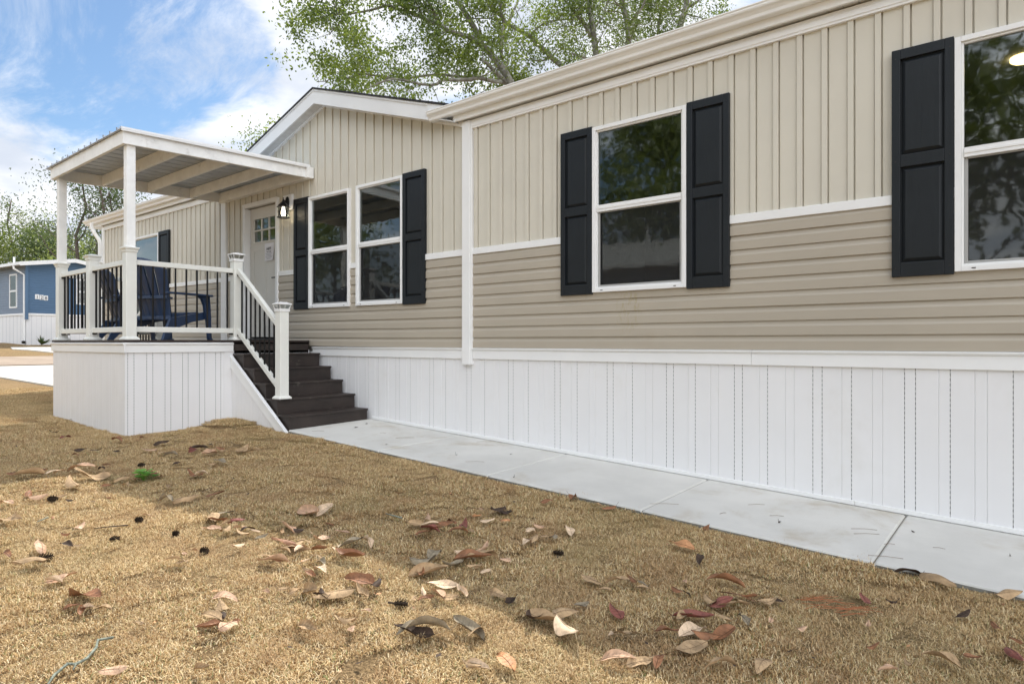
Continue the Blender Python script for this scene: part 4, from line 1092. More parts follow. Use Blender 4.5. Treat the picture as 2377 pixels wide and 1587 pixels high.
tree_from_limbs('oak_tree','broad oak with long limbs reaching left over the gable',[
 ([(1196,230,A),(1185,194,A),(1157,149,A),(1115,102,A),(1094,53,A),(1066,11,A+.3),(1040,-60,A+.5),(1010,-170,A+1)],.17,.05),
 ([(1115,102,A),(1062,79,A-.3),(1019,57,A-.6),(977,40,A-.9),(940,24,A-1.1),(906,14,A-1.3),(881,19,A-1.4),(811,33,A-1.7),(770,34,A-1.9),(725,48,A-2)],.075,.015),
 ([(811,34,A-1.7),(781,64,A-1.7),(765,82,A-1.8)],.03,.012),
 ([(811,33,A-1.7),(785,25,A-2),(774,0,A-2),(760,-40,A-2.2)],.03,.012),
 ([(1180,192,A),(1110,181,A-.5),(1060,186,A-.8),(1025,187,A-1),(998,198,A-1.1),(940,187,A-1.5),(891,189,A-1.8),(838,213,A-2),(790,216,A-2.2)],.07,.014),
 ([(1110,179,A+.3),(1020,173,A+.2),(950,182,A),(875,176,A-.2),(840,170,A-.5),(815,182,A-.6),(770,183,A-.8),(735,190,A-1)],.045,.012),
 ([(1178,200,A),(1147,166,A-.3),(1117,138,A-.5)],.07,.045),
 ([(1164,140,A),(1170,55,A-.3),(1162,4,A-.4),(1150,-70,A-.4),(1160,-170,A)],.05,.03),
 ([(940,24,A-1.1),(900,-30,A-1.2),(850,-90,A-1.4)],.04,.012),
 ([(1019,57,A-.6),(985,-10,A-1.4),(960,-80,A-1.8)],.05,.015),
 ],A,3,31000,leaf=.10,crown_sigma=.21)
B=21
tree_from_limbs('oak_tree','leaning oak limb crossing the blue gap right of the broad oak',[
 ([(1330,210,B),(1305,155,B),(1266,119,B),(1230,85,B),(1179,58,B),(1140,20,B),(1110,-40,B),(1080,-140,B)],.11,.04),
 ([(1283,136,B),(1262,141,B-.3),(1235,139,B-.5)],.045,.02),
 ([(1230,85,B),(1255,60,B-.4),(1290,48,B-.7),(1330,45,B-.8),(1350,10,B-1)],.03,.012),
 ([(1179,58,B),(1200,10,B+.6),(1215,-60,B+1)],.05,.02)],B,5,7000,crown_sigma=.22,sub=.7)
B=20.5
tree_from_limbs('oak_tree','pale barked oak with forked upright trunk above the gutter',[
 ([(1396,210,B),(1383,126,B),(1376,73,B),(1368,24,B),(1366,-40,B),(1360,-150,B)],.12,.07),
 ([(1372,87,B),(1349,49,B-.3),(1327,19,B-.5),(1300,-5,B-.7),(1270,-70,B-1)],.06,.02),
 ([(1383,146,B),(1361,136,B-.3),(1327,125,B-.5)],.04,.03),
 ([(1376,73,B),(1400,40,B+.5),(1420,-20,B+.8)],.04,.015)],B,7,7000,crown_sigma=.22)
B=22
tree_from_limbs('oak_tree','straight grey oak trunk behind the middle of the gutter',[
 ([(1462,180,B),(1458,104,B),(1458,73,B),(1448,24,B),(1444,-20,B),(1440,-150,B)],.14,.08),
 ([(1448,24,B),(1432,10,B-.5),(1400,-20,B-.8)],.04,.02),
 ([(1458,60,B),(1490,20,B-.5),(1510,-50,B-.8)],.05,.02)],B,9,7000,crown_sigma=.23)
B=24
tree_from_limbs('oak_tree','thinnest oak stem showing above the gutter, second from the right',[
 ([(1526,150,B),(1528,80,B),(1533,36,B),(1541,7,B),(1545,-60,B)],.08,.04),
 ([(1533,50,B),(1505,44,B-.4),(1480,46,B-.6)],.03,.012)],B,12,5500,crown_sigma=.23)
B=22.5
tree_from_limbs('oak_tree','oak trunk farthest right above the gutter',[
 ([(1572,130,B),(1577,65,B),(1592,24,B),(1594,-20,B),(1600,-130,B)],.14,.08),
 ([(1592,20,B),(1625,-2,B-.3),(1660,-40,B-.5)],.05,.02),
 ([(1590,30,B),(1620,40,B-.5),(1640,45,B-.7)],.03,.012)],B,15,6000,crown_sigma=.23)
def simple_tree(name,label,x,y,h,r,nl,leaf,m,seed,grp,low=.25,dens=1.0,mb=None,z=None,lev=2):
    rr=random.Random(seed); z=lawn0(x,y) if z is None else z; g=Vector((x,y,z-.1)); tr=MB(); tips=[]
    pts=[g+Vector((rr.uniform(-.1,.1)*i,rr.uniform(-.1,.1)*i,h*.9*i/6)) for i in range(7)]; rad=[.015*h*(1-.13*i) for i in range(7)]
    tr.tube(pts,rad,7)
    for i in range(14):
        t=low+(1-low)*i/14; j=min(int(t*6),5); s=pts[j].lerp(pts[j+1],t*6-j)
        a=rr.uniform(0,6.28); e=.25+.9*t; d=Vector((math.cos(a),math.sin(a),e)).normalized()
        prof=math.sin(math.pi*min(1,(t-low)/(1-low)*.75+.22))
        branch(tr,rr,s,d,r*prof*rr.uniform(.6,1.0),rad[j]*.45,lev,tips,3,.12,.3,4)
    root=empty(name,g,label,'tree',grp)
    o=tr.build('trunk',mb or mBarkD,root,smooth=True,loc=g); o.location=(0,0,0)
    P=[];per=nl/len(tips); sg=r*.15
    for t in tips:
        for _ in range(int(per*rr.choice((.2,.6,1,1.3,1.9)))): P.append((t.x+rr.gauss(0,sg),t.y+rr.gauss(0,sg),t.z+rr.gauss(0,sg*.8)))
    leafmesh('crown',P,leaf,m,root,rr,loc=g)
    return root
def T(px,t): p=at(px,795,t); return p.x,p.y
F1='trees in the wood beyond the blue home'
q=[(-70,52,12.5,3.2,2600,.15,'sparse autumn tree left of the frame edge with bare twigs'),(28,55,13.0,3.0,1500,.16,'tall sparse tree with half bare crown at the far left'),(66,58,11.5,2.6,900,.16,'nearly bare tree second from the left edge'),(100,54,9.8,3.6,3600,.17,'rounded green tree between the left edge and the far porch post'),
   (-20,47,8.0,4.2,6500,.19,'dense low green tree at the far left edge'),(60,48,7.4,4.2,7000,.19,'dense low green tree above the blue home gutter'),(125,47,7.0,4.0,6500,.19,'dense low green tree behind the far porch post'),(215,46,6.6,4.2,5500,.18,'dense low green tree beside the downspout')]
for i,(p,t,h,r,n,l,lb) in enumerate(q):
    x,y=T(p,t); simple_tree('woodland_tree',lb,x,y,h+1.2,r,n,l,mFar if i%3 else mFarD,30+i,F1,low=.30 if h>9 else .12,z=-.5)
q=[(190,37,10.6,3.2,3400,.14,'dark leaved tree showing between the two porch roof posts, left one'),(232,36,10.6,3.2,3200,.14,'dark leaved tree behind the downspout elbow'),(275,38,9.8,3.4,2600,.14,'dark leaved tree rising behind the front corner post')]
for i,(p,t,h,r,n,l,lb) in enumerate(q):
    x,y=T(p,t); simple_tree('dark_tree',lb,x,y,h+.6,r,n,l,mFarD,50+i,'dark trees behind the porch roof',low=.25,z=-.5)
x,y=T(590,27); simple_tree('background_tree','tree with only its pale green top showing over the left gable rake',x,y,10.6,2.5,2600,.11,mOak,61,None,low=.35,z=-1)
F2='trees across the lawn mirrored in the windows'
q=[(-34,-14,13,5,'leftmost mirrored tree'),(-27,-20,15,5.5,'tall tree'),(-21,-16,13,5,''),(-15,-21,16,6,''),(-9,-15,13,5,''),(-3,-19,15,6,''),(3,-13,12,5,''),(9,-17,14,5.5,'')]
nm=['far western','second western','third','fourth','fifth','sixth','seventh','easternmost']
for i,(x,y,h,r,_) in enumerate(q):
    simple_tree('mirrored_tree','broad green tree mirrored in the window panes, %s of the row'%nm[i],x,y,h*.8,r,8000,.34,mFar,80+i,F2,low=.12)
# ---------------------------------------------------------------- dormant lawn: grass patches scattered over the ground
def blade_patch(seed,n,size):
    rr=random.Random(seed); me=bpy.data.meshes.new('grass_patch'); V=[];Fc=[];col=[]
    cols=[(.72,.54,.29),(.64,.46,.24),(.76,.59,.34),(.42,.265,.11),(.48,.32,.14),(.80,.66,.42),(.22,.125,.05),(.34,.20,.085)]
    for i in range(n):
        x=rr.uniform(-size/2,size/2); y=rr.uniform(-size/2,size/2); a=rr.uniform(0,6.283); L=rr.uniform(.010,.026); w=rr.uniform(.0010,.0019); ben=rr.uniform(.2,2.2)
        dx,dy=math.cos(a),math.sin(a); sx,sy=-dy*w,dx*w; px_,py_,pz_=x,y,-.004; k=len(V); th=rr.uniform(.05,1.1)
        c=rr.choice(cols); 
        if rr.random()<.05: c=(.20,.24,.08)
        for j in range(4):
            ww=1-.28*j; V+= [(px_-sx*ww,py_-sy*ww,pz_),(px_+sx*ww,py_+sy*ww,pz_)]
            col+= [(*c,1)]*2
            px_+=dx*math.sin(th)*L/3; py_+=dy*math.sin(th)*L/3; pz_+=math.cos(th)*L/3; th+=ben/2
        for j in range(3): q=k+2*j; Fc.append((q,q+1,q+3,q+2))
    me.from_pydata(V,[],Fc); ca=me.color_attributes.new('tint','FLOAT_COLOR','POINT'); ca.data.foreach_set('color',[v for c in col for v in c]); me.materials.append(mGrass)
    return bpy.data.objects.new('grass_patch',me)
def grassmat():
    m=bpy.data.materials.new('straw grass'); m.use_nodes=True; t=m.node_tree; b=t.nodes['Principled BSDF']; b.inputs['Roughness'].default_value=.7; b.inputs['Specular IOR Level'].default_value=.2
    a=NN(t,'ShaderNodeAttribute'); a.attribute_name='tint'; g=NN(t,'ShaderNodeNewGeometry')
    def mixc(f,x,y,bt='MIX'):
        mx=NN(t,'ShaderNodeMix',data_type='RGBA',blend_type=bt); 
        if isinstance(f,float): mx.inputs[0].default_value=f
        else: lk(t,f,mx.inputs[0])
        for i,v in((6,x),(7,y)):
            if isinstance(v,tuple): mx.inputs[i].default_value=(*v,1)
            else: lk(t,v,mx.inputs[i])
        return mx.outputs[2]
    c=mixc(M(t,'MULTIPLY',RAMP(t,NZ(g.outputs['Position'],1.1,5,.6,.2,nt=t),.50,.72),.40),a.outputs['Color'],(.25,.20,.085))
    c=mixc(M(t,'MULTIPLY',RAMP(t,NZ(g.outputs['Position'],2.7,5,.6,nt=t),.48,.70),.5),c,(.40,.24,.12))
    c=mixc(M(t,'MULTIPLY',RAMP(t,NZ(g.outputs['Position'],.6,3,.5,nt=t),.45,.7),.35),c,(.66,.49,.26))
    c=mixc(M(t,'MULTIPLY',RAMP(t,NZ(g.outputs['Position'],9,4,.7,nt=t),.52,.68),.28),c,(.30,.20,.10))
    lk(t,c,b.inputs['Base Color']); return m
mGrass=grassmat()
gcol=bpy.data.collections.new('grass_patches')
for k in range(5): gcol.objects.link(blade_patch(100+k,2300,.30))
pts=[]; rr=random.Random(77)
def covered(x,y):
    if y>3.93 and x>-6.45: return True
    if y>3.90 and x>-7.70: return True
    if x>-10.12 and x<-7.63 and y>2.72: return True
    if x<-7.6 and y>3.9 and x>-11.4: return True
    return False
x=-15.9
while x<.9:
    y=-.5
    while y<(4.2 if x<-10.1 else 3.93):
        p=(x+rr.uniform(-.08,.08),y+rr.uniform(-.08,.08))
        d=-.633*p[0]+.774*p[1]; l=.774*p[0]+.633*p[1]
        if d>1.6 and abs(l)<d*.80+.5 and not covered(*p):
            if noise.noise(Vector((p[0]*2.3,p[1]*2.3,5)))+.5*noise.noise(Vector((p[0]*7,p[1]*7,1)))<.52: pts.append((p[0],p[1],lawn(*p)))
        y+=.155
    x+=.155
x=-6.3
while x<.9:
    pts.append((x,3.915+rr.uniform(-.02,.012),lawn(x,3.9)+rr.uniform(.0,.012))); x+=rr.uniform(.05,.11)
x=-10.1
while x<-6.4:
    y=2.735 if x<-7.67 else 3.895
    pts.append((x,y-.02+rr.uniform(-.03,.005),lawn(x,y-.03)+rr.uniform(.0,.012))); x+=rr.uniform(.05,.11)
me=bpy.data.meshes.new('grass'); me.from_pydata(pts,[],[]); me.materials.append(mGrass)
go=bpy.data.objects.new('grass',me); C.objects.link(go); tag(go,'short straw coloured dormant grass covering the lawn','grass',kind='stuff')
ng=bpy.data.node_groups.new('scatter','GeometryNodeTree'); ng.interface.new_socket('Geometry',in_out='INPUT',socket_type='NodeSocketGeometry'); ng.interface.new_socket('Geometry',in_out='OUTPUT',socket_type='NodeSocketGeometry')
gi=ng.nodes.new('NodeGroupInput'); go_=ng.nodes.new('NodeGroupOutput'); ip=ng.nodes.new('GeometryNodeInstanceOnPoints'); ci=ng.nodes.new('GeometryNodeCollectionInfo'); ci.inputs[0].default_value=gcol; ci.inputs['Separate Children'].default_value=True; ci.inputs['Reset Children'].default_value=True
rvn=ng.nodes.new('FunctionNodeRandomValue'); rvn.data_type='FLOAT_VECTOR'; rvn.inputs[0].default_value=(-.06,-.06,0); rvn.inputs[1].default_value=(.06,.06,6.283)
rs=ng.nodes.new('FunctionNodeRandomValue'); rs.data_type='FLOAT'; rs.inputs[2].default_value=.65; rs.inputs[3].default_value=1.45
ng.links.new(gi.outputs[0],ip.inputs['Points']); ng.links.new(ci.outputs[0],ip.inputs['Instance']); ip.inputs['Pick Instance'].default_value=True
ng.links.new(rvn.outputs[0],ip.inputs['Rotation']); ng.links.new(rs.outputs[1],ip.inputs['Scale']); ng.links.new(ip.outputs[0],go_.inputs[0])
md=go.modifiers.new('scatter','NODES'); md.node_group=ng
# ---------------------------------------------------------------- fallen magnolia leaves
LC={'D':((.060,.038,.026),'dark brown'),'M':((.22,.075,.055),'maroon'),'R':((.25,.115,.055),'rust brown'),'P':((.52,.335,.215),'salmon pink'),'T':((.40,.27,.15),'tan'),'G':((.27,.22,.15),'grey brown'),'C':((.62,.46,.31),'cream'),'O':((.48,.24,.11),'orange brown')}
LM={}
for k,(c,nm_) in LC.items():
    m=mat('magnolia leaf '+nm_,c,.55 if k in'MRPO' else .75,.28,noise=(22,.25,5),dirt=(60,.60,.74,tuple(v*.35 for v in c),.55),bump=(90,.3))
    mu=mat('magnolia leaf vein '+nm_,tuple(min(1,v*.55) for v in c),.6,.3); LM[k]=(m,mu)
ANC="""by the green weed|at the left above the black cone|in front of the porch corner|in front of the slanted stair skirting|at the far left edge of the lawn|beside the fuzzy black cone at far left|above the lichen-covered stick|between green weed and big leaf pile|in the upper big leaf pile|in the row under the big leaf pile|in the curled heap near the bottom left|by the two folded leaves below the big pile|in the shaded cluster at mid lawn|in the pale group below the walkway|in the overlapping pile near lawn centre|beside the stemmed black cone|around the two big veined leaves|at the bottom edge near centre|at the middle of the walkway edge|in the row right of lawn centre|around the wavy cream leaf|in the sunlit bunch at the bottom|below the walkway right of centre|in the largest heap at lower right|around the maroon leaf heap at right|at the bottom edge right of centre|along the right end of the walkway edge|beside the red pine needles|in the lower right corner|at the bottom edge below the pine needles|on the bare lawn below the stairs""".split('|')
ORD=['','leftmost','second from left','third from left','fourth from left','fifth from left','sixth from left','seventh from left','eighth from left','ninth from left','tenth from left']
ROWS="""-8.45,2.30,0.07,D,1,1 -7.86,2.24,0.11,M,1,0 -7.25,2.52,0.12,R,0,4 -7.28,2.76,0.07,R,2,1 -6.54,2.54,0.12,P,2,1 -6.75,2.74,0.11,D,2,1 -7.01,2.13,0.09,D,1,3 -6.15,2.77,0.13,M,2,0 -6.22,2.86,0.13,D,2,3 -6.32,3.03,0.08,D,2,4 -6.04,2.98,0.08,R,3,0 -5.96,2.84,0.15,P,2,2 -5.93,2.95,0.08,T,3,1 -5.84,3.10,0.18,T,3,2 -5.74,3.18,0.09,T,3,3 -6.09,2.56,0.13,G,2,0 -6.25,2.55,0.10,T,2,1 -6.78,2.01,0.06,R,1,4 -6.90,2.22,0.08,D,1,4 -6.71,2.33,0.06,D,0,1 -5.82,2.49,0.05,D,2,2 -5.54,2.74,0.14,G,3,0 -5.50,2.66,0.08,T,2,2 -6.05,1.84,0.18,P,1,2 -6.00,1.97,0.06,D,1,5 -6.14,2.05,0.06,R,0,1 -6.29,1.65,0.05,R,1,3 -6.28,1.60,0.08,T,1,2 -6.14,1.51,0.16,T,1,1 -6.31,1.46,0.09,R,1,1 -6.10,1.65,0.10,C,1,0 -6.08,1.70,0.07,T,1,4 -5.75,1.82,0.20,T,1,7 -5.57,1.63,0.16,T,1,6 -5.51,1.95,0.09,T,0,1 -5.40,1.81,0.06,R,0,2 -5.47,2.01,0.05,R,0,5 -5.28,1.89,0.07,T,0,2 -5.53,2.19,0.12,R,0,6 -5.59,2.15,0.09,D,0,2 -5.26,2.39,0.13,R,2,2 -5.23,2.43,0.08,C,2,0 -5.55,1.36,0.09,R,1,2 -5.57,1.43,0.06,T,1,3 -5.38,1.38,0.09,P,1,1 -5.30,1.49,0.08,T,1,5 -5.14,1.49,0.05,D,1,2 -5.38,1.20,0.09,P,4,1 -5.05,2.10,0.07,T,0,3 -4.66,1.92,0.12,G,0,0 -4.60,2.03,0.13,T,7,2 -4.60,2.24,0.10,R,7,1 -4.71,2.22,0.05,T,7,4 -4.91,1.12,0.15,T,4,1 -4.46,1.35,0.09,P,4,3 -4.39,1.26,0.05,R,4,0 -4.44,1.71,0.04,P,0,0 -4.12,2.06,0.11,G,7,0 -4.08,1.97,0.14,T,7,5 -3.97,1.96,0.11,R,7,2 -3.91,2.03,0.09,M,7,0 -3.92,1.98,0.06,T,7,7 -3.88,1.87,0.09,P,7,3 -3.93,1.84,0.05,T,7,3 -3.79,1.91,0.09,T,7,6 -3.79,1.99,0.07,P,7,4 -3.67,1.94,0.08,T,7,8 -3.70,2.00,0.07,D,7,0 -3.66,2.02,0.06,C,7,3 -3.48,1.82,0.07,C,7,2 -4.19,1.20,0.06,D,4,0 -4.13,1.24,0.04,T,4,2 -4.23,1.08,0.11,P,4,2 -5.03,1.69,0.04,R,0,3 -4.23,0.94,0.08,R,5,0 -4.00,0.98,0.12,T,5,0 -3.66,1.03,0.10,P,5,0 -3.64,0.99,0.08,C,5,0 -3.35,1.03,0.17,R,6,3 -3.22,0.98,0.07,R,6,2 -3.28,0.96,0.05,R,6,1 -3.18,1.04,0.09,T,6,1 -3.22,1.00,0.06,C,6,0 -2.91,1.09,0.04,T,6,2 -3.49,1.48,0.10,C,7,1 -3.46,1.51,0.05,T,7,1 -3.57,1.57,0.04,P,7,1 -3.58,1.62,0.04,P,7,2 -2.87,1.44,0.09,P,10,1 -2.80,1.39,0.08,T,10,3 -2.74,1.32,0.09,T,10,2 -2.72,1.36,0.06,D,10,0 -2.65,1.27,0.09,R,10,1 -2.62,1.33,0.09,P,10,2 -2.63,1.37,0.04,R,10,2 -2.60,0.89,0.07,P,6,0 -2.38,1.11,0.07,T,10,1 -3.74,2.46,0.19,P,8,3 -3.69,2.53,0.16,C,8,3 -3.46,2.41,0.04,R,8,5 -3.27,2.37,0.07,P,8,5 -3.57,2.18,0.12,P,8,2 -3.48,2.21,0.06,D,8,0 -3.53,2.12,0.08,T,8,2 -3.54,2.00,0.06,G,8,1 -3.35,2.03,0.12,R,8,2 -3.24,2.03,0.09,R,8,3 -3.27,2.05,0.09,T,8,4 -3.16,2.05,0.06,T,8,6 -3.27,2.11,0.07,T,8,5 -3.27,2.22,0.08,P,8,4 -3.17,2.02,0.08,C,8,1 -3.23,1.95,0.07,T,8,3 -3.11,2.10,0.09,R,8,4 -3.08,2.15,0.07,C,8,4 -3.05,2.28,0.15,G,8,3 -2.98,2.32,0.11,C,8,5 -2.90,2.15,0.16,R,8,6 -3.19,1.83,0.08,T,8,1 -3.13,1.85,0.06,R,8,1 -3.12,1.83,0.13,P,8,1 -3.00,2.01,0.07,T,8,7 -3.01,1.95,0.04,C,8,2 -2.91,1.98,0.08,G,8,2 -2.89,1.88,0.05,T,9,3 -2.82,1.91,0.09,C,9,0 -2.84,1.87,0.06,R,9,1 -2.81,1.61,0.05,P,9,1 -2.71,1.70,0.06,T,9,2 -2.77,1.68,0.05,T,9,1 -2.66,1.75,0.11,T,9,4 -2.57,1.76,0.08,D,9,2 -2.54,1.79,0.15,T,9,5 -2.58,1.76,0.09,D,9,1 -2.58,1.97,0.14,R,9,2 -2.48,1.99,0.09,D,9,3 -2.46,1.90,0.10,T,9,6 -2.35,1.54,0.10,T,11,2 -2.37,1.52,0.06,T,11,1 -2.28,1.67,0.07,T,11,3 -2.21,1.65,0.06,P,11,0 -1.97,1.83,0.17,G,16,1 -2.01,1.81,0.14,D,16,0 -1.87,1.99,0.15,G,16,2 -1.80,1.98,0.10,T,16,0 -3.62,3.13,0.07,P,30,0 -3.04,2.86,0.09,P,12,1 -2.96,2.79,0.11,C,12,1 -3.03,2.76,0.10,T,12,1 -2.91,2.88,0.10,R,12,3 -2.86,2.76,0.07,R,12,2 -2.87,2.72,0.12,M,12,1 -2.87,2.67,0.08,R,12,1 -2.78,2.92,0.11,M,12,2 -2.89,2.92,0.08,R,12,4 -2.72,2.81,0.09,R,12,5 -2.68,2.88,0.05,T,12,2 -2.84,3.11,0.06,O,12,0 -2.91,3.21,0.04,P,12,2 -2.72,3.07,0.09,C,12,2 -2.80,3.26,0.13,D,13,1 -2.73,3.29,0.09,D,13,2 -2.63,3.15,0.06,O,13,0 -2.52,2.34,0.12,G,15,0 -2.56,2.46,0.11,G,14,1 -2.43,2.29,0.16,T,15,2 -2.44,2.25,0.10,R,15,1 -2.40,2.44,0.11,G,14,2 -2.46,2.57,0.09,C,14,1 -2.38,2.56,0.06,T,14,1 -2.37,2.56,0.16,R,14,0 -2.35,2.63,0.12,T,14,3 -2.29,2.49,0.07,T,14,2 -2.22,2.50,0.06,C,14,2 -2.41,2.69,0.11,P,14,1 -2.26,2.23,0.12,C,15,2 -2.21,2.14,0.10,P,15,0 -2.14,2.15,0.08,T,15,3 -2.26,2.10,0.06,C,15,1 -2.20,2.06,0.06,R,15,2 -2.24,2.02,0.04,T,15,1 -2.14,2.24,0.08,C,15,3 -1.99,2.33,0.09,T,14,4 -1.91,2.32,0.08,D,20,1 -2.23,2.67,0.05,P,14,2 -1.63,1.79,0.08,C,17,0 -1.65,1.78,0.06,T,17,0 -1.57,1.88,0.10,O,17,0 -2.30,1.79,0.04,P,9,2 -2.41,3.12,0.08,C,13,2 -2.27,3.08,0.06,T,13,2 -2.41,3.21,0.06,P,13,0 -2.29,3.01,0.09,T,13,1 -2.30,2.94,0.08,C,13,1 -2.23,3.11,0.08,G,13,0 -2.22,3.25,0.11,C,13,3 -2.68,3.66,0.08,R,18,1 -2.59,3.87,0.10,R,18,2 -2.27,3.82,0.08,R,18,3 -2.35,3.82,0.06,T,18,0 -1.58,3.47,0.12,O,22,0 -1.42,3.35,0.08,D,22,0 -1.74,2.75,0.09,T,19,1 -1.61,2.79,0.11,T,19,3 -1.63,2.70,0.06,T,19,2 -1.57,2.87,0.08,R,19,0 -1.50,2.84,0.05,T,19,5 -1.52,2.88,0.05,G,19,0 -1.35,2.92,0.06,R,22,0 -1.31,2.92,0.04,D,24,1 -1.20,3.15,0.14,R,24,1 -1.37,3.04,0.04,P,22,0 -1.68,2.28,0.15,T,20,1 -1.73,2.26,0.12,D,20,2 -1.64,2.38,0.10,T,20,2 -1.63,2.50,0.06,G,20,0 -1.47,2.53,0.11,M,19,0 -1.52,2.22,0.14,C,20,0 -1.34,2.39,0.08,T,21,1 -1.37,2.33,0.04,C,21,0 -1.18,2.71,0.14,M,23,0 -1.21,2.68,0.09,T,23,1 -1.11,3.04,0.14,R,24,2 -1.14,2.93,0.10,M,24,0 -1.18,2.90,0.08,T,24,1 -1.09,2.93,0.11,T,24,2 -1.06,3.08,0.08,R,24,3 -1.06,3.00,0.05,T,24,3 -0.98,3.08,0.08,T,24,4 -0.95,3.13,0.05,D,24,2 -0.91,2.90,0.04,P,24,0 -1.07,2.78,0.05,T,23,3 -1.00,2.82,0.08,G,24,0 -1.21,2.51,0.08,R,23,1 -1.12,2.57,0.14,C,23,0 -1.07,2.56,0.09,R,23,2 -1.02,2.63,0.13,R,23,3 -1.08,2.45,0.13,T,23,2 -1.25,2.18,0.11,P,21,0 -1.18,2.21,0.09,T,21,2 -1.12,2.28,0.08,R,21,0 -1.15,2.28,0.05,T,21,3 -0.93,2.39,0.10,T,25,1 -0.81,2.50,0.10,T,25,2 -1.52,2.63,0.04,T,19,4 -0.52,3.88,0.11,D,26,0 -0.39,3.86,0.15,T,26,0 -0.11,3.90,0.10,T,28,0 -0.63,3.40,0.09,M,27,0 -0.57,3.14,0.04,P,27,0 -0.52,2.93,0.05,R,29,0 -0.26,3.52,0.07,D,28,0 -0.14,3.48,0.06,R,28,2 -0.07,3.39,0.04,R,28,3 -0.07,3.23,0.10,M,28,0 -0.29,2.98,0.10,T,29,2 -0.44,2.79,0.06,P,29,0 -0.39,2.88,0.04,T,29,1 -0.20,3.11,0.05,R,28,1 -0.78,2.91,0.04,P,25,0 -0.53,3.45,0.04,D,27,0"""
def magnolia(L,seed,k):
    rr=random.Random(seed); W_=L*rr.uniform(.40,.56); nu,nv=12,6; b=MB()
    fold=rr.uniform(.1,.85)*rr.choice((1,1,-1)); arch=rr.uniform(-.22,.40)*L; tw=rr.uniform(-1.3,1.3); curlt=rr.uniform(-.25,.9); wav=rr.uniform(0,.05)*L; wp=rr.uniform(0,6)
    vs=[]
    for i in range(nu+1):
        u=i/nu; x=(u-.5)*L; w=W_*.5*(math.sin(math.pi*u**.85)**.72)*(1-.25*u)+.0006
        zc=arch*(1-(2*u-1)**2)*.55+(curlt*L*.35*max(0,u-.62)**1.5*2.2)
        for j in range(nv+1):
            v=-1+2*j/nv; a=fold*abs(v); y=v*w*math.cos(a*.9); z=zc+abs(v)*w*math.sin(a)+wav*math.sin(u*9+wp+v)*abs(v)
            t=tw*(u-.5); y,z=y*math.cos(t)-(z-zc)*math.sin(t),zc+y*math.sin(t)+(z-zc)*math.cos(t)
            vs.append((x,y,z))
    n=nv+1; fs=[]
    for i in range(nu):
        for j in range(nv): fs.append((i*n+j,(i+1)*n+j,(i+1)*n+j+1,i*n+j+1))
    mz=min(v[2] for v in vs)
    vs=[(x,y,z-mz) for x,y,z in vs]
    b.add(vs,fs)
    b.mi=1
    mid=[Vector(vs[i*n+nv//2])+Vector((0,0,.0012)) for i in range(nu+1)]
    st=mid[0]+Vector((-rr.uniform(.10,.2)*L,rr.uniform(-.03,.03)*L,rr.uniform(0,.03)))
    b.tube([st]+mid,[.0010]+[.0011*(1-.7*i/nu) for i in range(nu+1)],4)
    for i in range(2,nu-1,2):
        for s in (-1,1):
            b.tube([mid[i],Vector(vs[(i+1)*n+nv//2+s*2])+Vector((0,0,.0006))],.0005,3,cap=False)
    return b
def ground_z(x,y): return lawn(x,y)+.032
rr=random.Random(9)
for i,row in enumerate(ROWS.split()):
    x_,y_,L,k,a,q=row.split(','); x_,y_,L,a,q=float(x_),float(y_),min(float(L),.20)*1.32,int(a),int(q)
    b=magnolia(L,200+i,k); o=b.build('fallen_leaf',list(LM[k]),smooth=True)
    o.location=(x_,y_,ground_z(x_,y_)); base=math.atan2(.633,.774)+rr.choice((0,math.pi))
    o.rotation_euler=(rr.uniform(-.45,.45)+.12,rr.uniform(-.2,.12),base+rr.gauss(0,.95))
    if q==0: lb='only %s leaf %s'%(LC[k][1],ANC[a])
    else: lb='%s %s leaf %s'%(ORD[q],LC[k][1],ANC[a])
    tag(o,lb,'leaf','fallen magnolia leaves on the lawn')
# small broken leaf bits nobody could count
b=MB(); r3=random.Random(31)
for i in range(420):
    x_=r3.uniform(-9.5,.2); y_=r3.uniform(.4,3.85)
    if noise.noise(Vector((x_*.8,y_*.8,3)))<-.1 and r3.random()<.6: continue
    z_=lawn(x_,y_)+r3.uniform(.020,.034); L=r3.uniform(.006,.020); a=r3.uniform(0,6.28); c,s_=math.cos(a),math.sin(a); b.mi=r3.choice((0,0,1,2,3)); w=L*r3.uniform(.3,.7); e=r3.uniform(-.5,.9)*L
    b.add([(x_-c*L,y_-s_*L,z_),(x_+s_*w,y_-c*w,z_+e*.4),(x_+c*L,y_+s_*L,z_+e),(x_-s_*w,y_+c*w,z_+e*.3)],[(0,1,2,3)])
tag(b.build('leaf_litter',[LM['D'][0],LM['R'][0],LM['T'][0],LM['O'][0]]),'scattered crumbs of broken leaf in the grass','leaf litter',kind='stuff')
# leaf leaning on the slab edge
x_,y_=-1.62,3.905
b=magnolia(.10,999,'R'); o=b.build('fallen_leaf',list(LM['R']),smooth=True); o.location=(x_,y_,slab(x_,3.93)-.035); o.rotation_euler=(.3,-.9,R(60)); tag(o,'rust leaf leaning up against the concrete slab edge','leaf','fallen magnolia leaves on the lawn')
